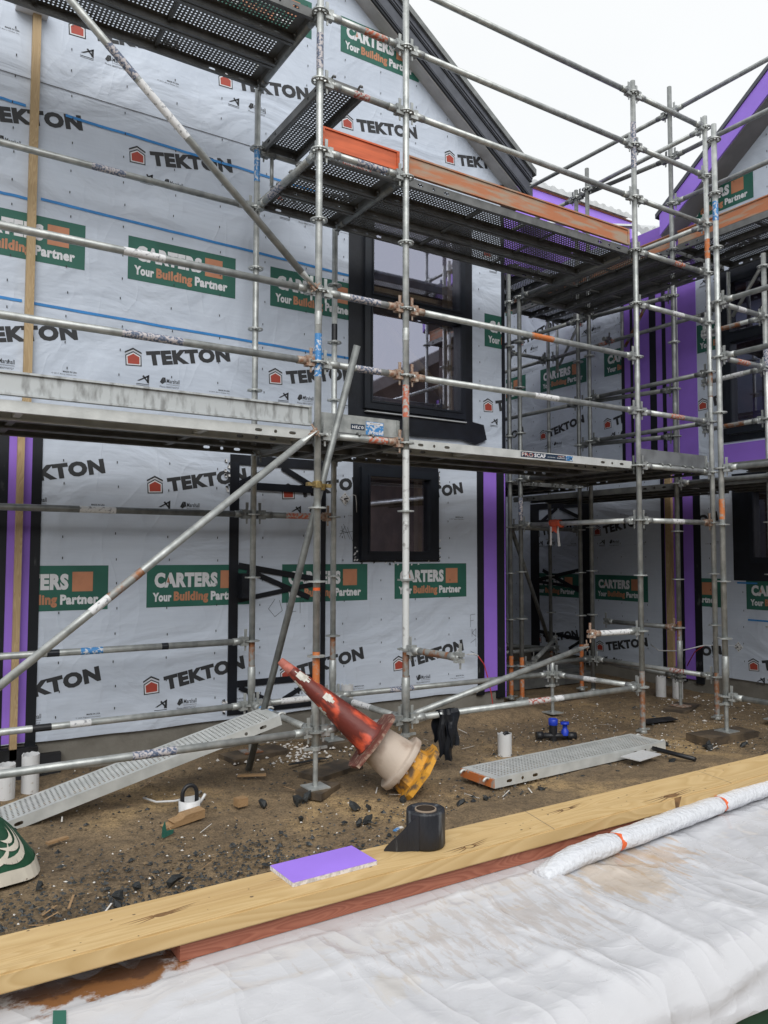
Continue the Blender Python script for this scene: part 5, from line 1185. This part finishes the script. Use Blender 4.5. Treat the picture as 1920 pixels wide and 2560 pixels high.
gr = mb.build('gravel', ['stone', 'dirtstone', 'chip', 'offcut']); gr['kind'] = 'stuff'

# ------------------------------------------------------------------ wrapped stack in the foreground
ZT = .69
t = thing('timber_beam', 'long pale pine plank lying flat across the wrapped stack in the foreground', 'timber plank', None, (0, -2.72, ZT-.0225))
bm = bmesh.new(); bmesh.ops.create_cube(bm, size=1); bmesh.ops.scale(bm, vec=(9, .188, .045), verts=bm.verts); bmesh.ops.bevel(bm, geom=bm.edges[:], offset=.004, segments=2, affect='EDGES')
me = bpy.data.meshes.new('beam'); bm.to_mesh(me); bm.free(); me.materials.append(M['pine']); link('beam', me, t)
# knots in the top face
def knot(x, y, rx, ry, ring=True):
    mb = MB(); n = 20; f = lambda r, a: (x+rx*r*math.cos(a)*(1+.3*(math.cos(a) > 0)), y+ry*r*math.sin(a)*(1+.12*math.sin(3*a)), .0228)
    for i in range(n):
        a, b = 2*math.pi*i/n, 2*math.pi*(i+1)/n; mb.face([f(.72, a), f(1, a), f(1, b), f(.72, b)], 0)
        if not ring: mb.face([f(0, 0), f(.72, a), f(.72, b)], 0)
    for s_ in (-1, 1):
        for k in range(3):
            L = rx*(2.2+k*.9); oy = (k-1)*ry*.6; mb.face([(x+s_*rx*.9, y+oy-.003, .0227), (x+s_*(rx+L), y+oy*1.8+s_*.012, .0227), (x+s_*rx*.9, y+oy+.003, .0227)])
    return mb.build('knot', 'knotwood', t)
M['rolltape'] = mat('dusty_flashing_tape', (.011, .013, .019), .45, 0, vscale=22, col2=(.11, .12, .13), thr=(.56, .74), stretch=(2, 2, .35), bump=.25, bscale=30, det=10)
M['kraftshade'] = mat('shaded_core_inside', (.05, .035, .025), .9)  # same cardboard darkened: shade down the hole put into the colour
M['knotwood'] = mat('dark_knot_wood', (.11, .055, .02), .7, 0, vscale=30, col2=(.24, .13, .05), thr=(.4, .65))
mb = MB()
for i in range(70):
    x, y, q = random.uniform(-2.6, 1.4), random.uniform(-.085, .085), random.uniform(.0015, .005); a = random.random()*6; mb.face([(x+q*math.cos(a+j*1.257)*random.uniform(.6, 1.6), y+q*math.sin(a+j*1.257)*random.uniform(.5, 1.1), .0229) for j in range(5)], 0)
mb.build('mud_flecks', 'dirtstone', t)
knot(-1.86, -.005, .022, .010, False); knot(-.93, -.062, .020, .013); knot(-.42, .03, .022, .010); knot(.02, -.070, .035, .016, False); knot(-1.40, .035, .035, .010)
mb = MB(); mb.prism([(-.01, .0224), (.03, .0224), (.012, -.018), (-.004, -.016)], -.0955, -.0945, lambda u, v, h: (u+.02, h, v)); mb.build('knot', 'knotwood', t)
for X in (-.60, .36):
    mb = MB(); mb.face([(X, -.094, .0228), (X+.002, -.094, .0228), (X+.045, .094, .0228), (X+.043, .094, .0228)]); mb.build('pencil_line', 'inkgrey', t)
mb = MB(); mb.ab((-1.835, -2.795, .5985), (4.4, -2.66, .6445)); o = mb.build('red_timber', 'redwood'); tag(o, 'red-stained timber under the pine plank', 'timber plank')
# purple board offcut
t = thing('board_offcut', 'bright purple board offcut with white edges lying on the pine plank', 'board offcut', None, (-1.381, -2.684, ZT+.0062)); t.rotation_euler = (0, 0, R(1.5))
mb = MB(); mb.ab((-.136, -.070, -.006), (.136, .070, .0052)); mb.build('core', 'gypsum', t)
mb = MB(); mb.ab((-.1355, -.0695, .0053), (.1355, .0695, .0066)); mb.build('face', 'purplebright', t)
# roll of black tape
t = thing('tape_roll', 'roll of wide black flashing tape standing on the pine plank', 'tape roll', None, (-1.035, -2.70, ZT))
mb = MB(); mb.lathe([(.033, .004), (.058, .002), (.0605, .008), (.0600, .104), (.0585, .111), (.050, .1105), (.049, .1085), (.034, .108)], 48)
m_ = mb.build('tape', 'rolltape' if 'rolltape' in M else 'black', t)
mb = MB()
n = 16
for i in range(n):          # loose tail fanning out to the left
    q = lambda k, s_: (-.050-.088*(k/n), -.034+.003*math.sin(k*.5)+.055*(k/n), .002+.102*s_*(1-k/n)**.85+.003*s_)
    mb.face([q(i, 0), q(i+1, 0), q(i+1, 1), q(i, 1)])
    mb.face([(a, b-.0015, c) for a, b, c in (q(i, 1), q(i+1, 1), q(i+1, 0), q(i, 0))])
tl = mb.build('loose_end', 'rolltape', t); [setattr(p, 'use_smooth', True) for p in tl.data.polygons]
mb = MB(); mb.lathe([(.0335, .0), (.0335, .1115), (.0292, .1115)], 32); mb.lathe([(.0291, .1113), (.0290, .002), (0, .002)], 32, 1); mb.build('core', ['kraft', 'kraftshade'], t)
# white wrapped sheet: a tarpaulin over the stack
tt = thing('wrapped_stack', 'white plastic sheet stretched over a stack, rust-stained, filling the bottom of the picture', 'wrapped stack')
xs = [-3.0+i*.0125 for i in range(360)]; ys = [-2.55-.0125*i for i in range(76)]
vv = []; ff = []
def ridge(x, y, a, b, h, w):
    ax_, ay = a; bx, by = b; dx, dy = bx-ax_, by-ay; L2 = dx*dx+dy*dy; q = max(0, min(1, ((x-ax_)*dx+(y-ay)*dy)/L2)); d = math.hypot(x-ax_-q*dx, y-ay-q*dy); return .75*h*math.exp(-(d/(w*.62))**.95)*(1-.5*abs(q-.5))
RG = [((-1.27, -2.84), (-1.03, -2.86), .014, .03), ((-1.03, -2.86), (-.74, -2.83), .016, .03), ((-.72, -2.83), (-.66, -3.45), .020, .035), ((-1.10, -2.88), (-1.08, -3.2), .014, .03), ((-1.05, -3.14), (-.95, -3.45), .016, .04), ((-.25, -2.9), (-.58, -3.3), .012, .03), ((-.05, -2.9), (-.45, -3.35), .010, .025), ((-1.5, -2.95), (-1.45, -3.3), .012, .05), ((.2, -2.9), (-.2, -3.4), .012, .04), ((.5, -2.88), (.2, -3.3), .014, .03), ((-1.9, -3.0), (-1.2, -3.05), .010, .03), ((-1.3, -2.9), (-.4, -3.0), .006, .02)]
for j, y in enumerate(ys):
    for x in xs:
        z = .598 - .03*max(0, (-2.85-y)) - .5*max(0, -3.40-y)**1.5*4
        z += .009*noise.noise((x*1.4, y*2.0, 1)) + .0012*noise.noise((x*19, y*13, 2))
        r_ = noise.noise((x*2.2+y*1.9, y*2.4-x*1.1, 11)); z += .006*(1-abs(r_))**14
        r_ = noise.noise((x*4.6-y*2.9, y*3.4+x*1.3, 23)); z += .005*(1-abs(r_))**16*max(0, noise.noise((x*1.3, y*1.3, 5))+.5)
        r_ = noise.noise((x*9-y*11, y*4+x*3, 31)); z += .0022*(1-abs(r_))**8
        for g in RG: z += ridge(x, y, *g)
        if y > -2.86: z = min(z, .5965)
        vv.append((x, y, z))
nx = len(xs)
for j in range(len(ys)-1):
    for i in range(nx-1): ff.append((j*nx+i, (j+1)*nx+i, (j+1)*nx+i+1, j*nx+i+1))
# front drop
base = (len(ys)-1)*nx; o2 = len(vv)
for k in range(1, 7):
    for i, x in enumerate(xs):
        X, Y, Z_ = vv[base+i]; vv.append((X, Y-.006*k+.012*noise.noise((x*6, k*.5, 3)), Z_-.0125*k - (.010*noise.noise((x*2, 1, 1)) if k == 6 else 0)))
for k in range(6):
    a = base if k == 0 else o2+(k-1)*nx; b = o2+k*nx
    for i in range(nx-1): ff.append((a+i, b+i, b+i+1, a+i+1))
me = bpy.data.meshes.new('white_sheet'); me.from_pydata(vv, [], ff); [setattr(p, 'use_smooth', True) for p in me.polygons]
m, n_, l_, p_ = newmat('white_plastic_sheet'); p_.inputs['Roughness'].default_value = .24; p_.inputs['Specular IOR Level'].default_value = .6
tc = n_.new('ShaderNodeTexCoord')
def blob(cx, cy, rx, ry, thr0, thr1, sc=9.):
    """stain mask with a shape of its own, in the sheet's own coordinates"""
    mp = n_.new('ShaderNodeMapping'); mp.vector_type = 'TEXTURE'; mp.inputs['Location'].default_value = (cx, cy, .58); mp.inputs['Scale'].default_value = (rx, ry, 1); l_.new(tc.outputs['Object'], mp.inputs['Vector'])
    ln = n_.new('ShaderNodeVectorMath'); ln.operation = 'LENGTH'; l_.new(mp.outputs[0], ln.inputs[0])
    nz = n_.new('ShaderNodeTexNoise'); nz.inputs['Scale'].default_value = sc; nz.inputs['Detail'].default_value = 8; nz.inputs['Roughness'].default_value = .65
    ms = n_.new('ShaderNodeMapping'); ms.inputs['Scale'].default_value = (1, 1, 1) if sc < 10 else (2.2, .55, 1); ms.inputs['Rotation'].default_value = (0, 0, 0 if sc < 10 else R(-38)); l_.new(tc.outputs['Object'], ms.inputs['Vector']); l_.new(ms.outputs[0], nz.inputs['Vector'])
    ma = n_.new('ShaderNodeMath'); ma.operation = 'MULTIPLY_ADD'; ma.inputs[1].default_value = 2.6; l_.new(nz.outputs['Fac'], ma.inputs[0]); l_.new(ln.outputs['Value'], ma.inputs[2])
    rp = n_.new('ShaderNodeValToRGB'); rp.color_ramp.elements[0].position = thr0; rp.color_ramp.elements[1].position = thr1
    rp.color_ramp.elements[0].color = (1, 1, 1, 1); rp.color_ramp.elements[1].color = (0, 0, 0, 1)
    dv = n_.new('ShaderNodeMath'); dv.operation = 'MULTIPLY'; dv.inputs[1].default_value = .4; l_.new(ma.outputs[0], dv.inputs[0]); l_.new(dv.outputs[0], rp.inputs[0]); return rp.outputs[0]
cur = None
def over(col, fac, k=1.):
    global cur
    mm = n_.new('ShaderNodeMixRGB'); mm.inputs[2].default_value = col+(1,)
    if k != 1.:
        q = n_.new('ShaderNodeMath'); q.operation = 'MULTIPLY'; q.inputs[1].default_value = k; l_.new(fac, q.inputs[0]); fac = q.outputs[0]
    l_.new(fac, mm.inputs[0])
    if cur is None: mm.inputs[1].default_value = (.57, .575, .60, 1)
    else: l_.new(cur, mm.inputs[1])
    cur = mm.outputs[0]
over((.27, .125, .05), blob(-2.02, -2.78, .25, .095, .76, .85)); over((.12, .06, .035), blob(-2.0, -2.74, .26, .06, .80, .9))
over((.50, .33, .14), blob(-.52, -3.02, .34, .25, .66, .78, 11), .42); over((.48, .28, .1), blob(-.30, -2.98, .28, .20, .66, .74, 16), .45); over((.36, .26, .17), blob(-.95, -3.05, 1.1, .45, .56, .64, 19), .28); over((.55, .45, .3), blob(-1.45, -3.15, .16, .10, .62, .72, 12), .22)
l_.new(cur, p_.inputs['Base Color'])
# sharp creases: ridged noise at three sizes, plus fine weave; wet patches change the gloss
hsum = None
for sc, rot, st, k, pw in ((2.4, 25, (1, .45, 1), 1.0, 9), (5.5, -40, (1, .3, 1), .34, 8), (15., 12, (.5, 1, 1), .10, 4), (60., 18, (.35, 1, 1), .05, 1)):
    mp = n_.new('ShaderNodeMapping'); mp.inputs['Rotation'].default_value = (0, 0, R(rot)); mp.inputs['Scale'].default_value = st; l_.new(tc.outputs['Object'], mp.inputs['Vector'])
    nz = n_.new('ShaderNodeTexNoise'); nz.inputs['Scale'].default_value = sc; nz.inputs['Detail'].default_value = 1.5; nz.inputs['Distortion'].default_value = .5; l_.new(mp.outputs[0], nz.inputs['Vector'])
    a1 = n_.new('ShaderNodeMath'); a1.operation = 'SUBTRACT'; a1.inputs[1].default_value = .5; l_.new(nz.outputs['Fac'], a1.inputs[0])
    a2_ = n_.new('ShaderNodeMath'); a2_.operation = 'ABSOLUTE'; l_.new(a1.outputs[0], a2_.inputs[0])
    a3 = n_.new('ShaderNodeMath'); a3.operation = 'MULTIPLY_ADD'; a3.inputs[1].default_value = -2.; a3.inputs[2].default_value = 1.; l_.new(a2_.outputs[0], a3.inputs[0])
    a4 = n_.new('ShaderNodeMath'); a4.operation = 'POWER'; a4.inputs[1].default_value = pw; l_.new(a3.outputs[0], a4.inputs[0])
    a5 = n_.new('ShaderNodeMath'); a5.operation = 'MULTIPLY'; a5.inputs[1].default_value = k; l_.new(a4.outputs[0], a5.inputs[0])
    if hsum is None: hsum = a5.outputs[0]
    else:
        a6 = n_.new('ShaderNodeMath'); l_.new(hsum, a6.inputs[0]); l_.new(a5.outputs[0], a6.inputs[1]); hsum = a6.outputs[0]
bu = n_.new('ShaderNodeBump'); bu.inputs['Strength'].default_value = .6; bu.inputs['Distance'].default_value = .012
l_.new(hsum, bu.inputs['Height']); l_.new(bu.outputs[0], p_.inputs['Normal'])
nr = n_.new('ShaderNodeTexNoise'); nr.inputs['Scale'].default_value = 5; nr.inputs['Detail'].default_value = 6; l_.new(tc.outputs['Object'], nr.inputs['Vector'])
rr_ = n_.new('ShaderNodeMapRange'); rr_.inputs['From Min'].default_value = .4; rr_.inputs['From Max'].default_value = .62; rr_.inputs['To Min'].default_value = .05; rr_.inputs['To Max'].default_value = .34; l_.new(nr.outputs['Fac'], rr_.inputs['Value']); l_.new(rr_.outputs[0], p_.inputs['Roughness'])
me.materials.append(m); link('white_sheet', me, tt)
mb = MB(); mb.ab((-4.1, -3.47, -.02), (3.3, -2.58, .48)); mb.build('green_cover', 'greentarp', tt)
mb = MB(); mb.prism([(-2.132, -2.858), (-2.108, -2.872), (-2.13, -2.99), (-2.155, -2.98)], .600, .606, lambda u, v, h: (u, v, h)); mb.build('green_tape', 'green', tt)
# bubble-wrapped bundle
A0, A1 = Vector((-.755, -2.905, .630)), Vector((1.2, -2.755, .640))
d = (A1-A0).normalized()
t = thing('wrapped_bundle', 'long white bubble-wrapped bundle tied with orange tape on the plastic sheet', 'wrapped bundle')
n = 160; mpn = 28; mb = MB(); yv = Vector((-d.y, d.x, 0)); zv = Vector((0, 0, 1))
def bp(i, j):
    s_ = i/n; a = 2*math.pi*j/mpn; c = A0+(A1-A0)*s_; rx, rz = .044, .031
    pin = (1-.45*max(0, 1-s_/.09)**1.6)*(1-.16*sum(math.exp(-((s_*1.97-q)/.02)**2) for q in (.37, 1.01))); e = 1 if 0 < i else .6
    rr = pin*e*(1+.10*noise.noise((s_*22, math.cos(a)*1.5, math.sin(a)*1.5))+.06*noise.noise((s_*95, math.cos(a)*5, math.sin(a)*5)))
    return c+yv*(rx*(rr if s_ > .09 else rr**.4)*math.cos(a))+zv*(rz*rr*math.sin(a)-.004-.02*max(0, 1-s_/.09))
for i in range(n):
    for j in range(mpn): mb.face([bp(i, j), bp(i+1, j), bp(i+1, (j+1) % mpn), bp(i, (j+1) % mpn)])
mb.face([bp(0, j) for j in range(mpn)][::-1])
M['bubble'] = mat('bubble_wrap', (.66, .68, .72), .2, 0, bump=.5, bscale=70)
bo = mb.build('bubble_wrap', 'bubble', t); fixn(bo.data); [setattr(p, 'use_smooth', True) for p in bo.data.polygons]
for q in (.37, 1.01):
    mb = MB(); c = A0+d*q
    for k in range(24):
        a, b = 2*math.pi*k/24, 2*math.pi*(k+1)/24
        f = lambda a, o: c+d*(o+.012*math.sin(a))+yv*(.0395*math.cos(a))+zv*(.0282*math.sin(a)-.004)
        mb.face([f(a, -.013), f(a, .013), f(b, .013), f(b, -.013)])
    mb.build('orange_band', 'orangetape', t)
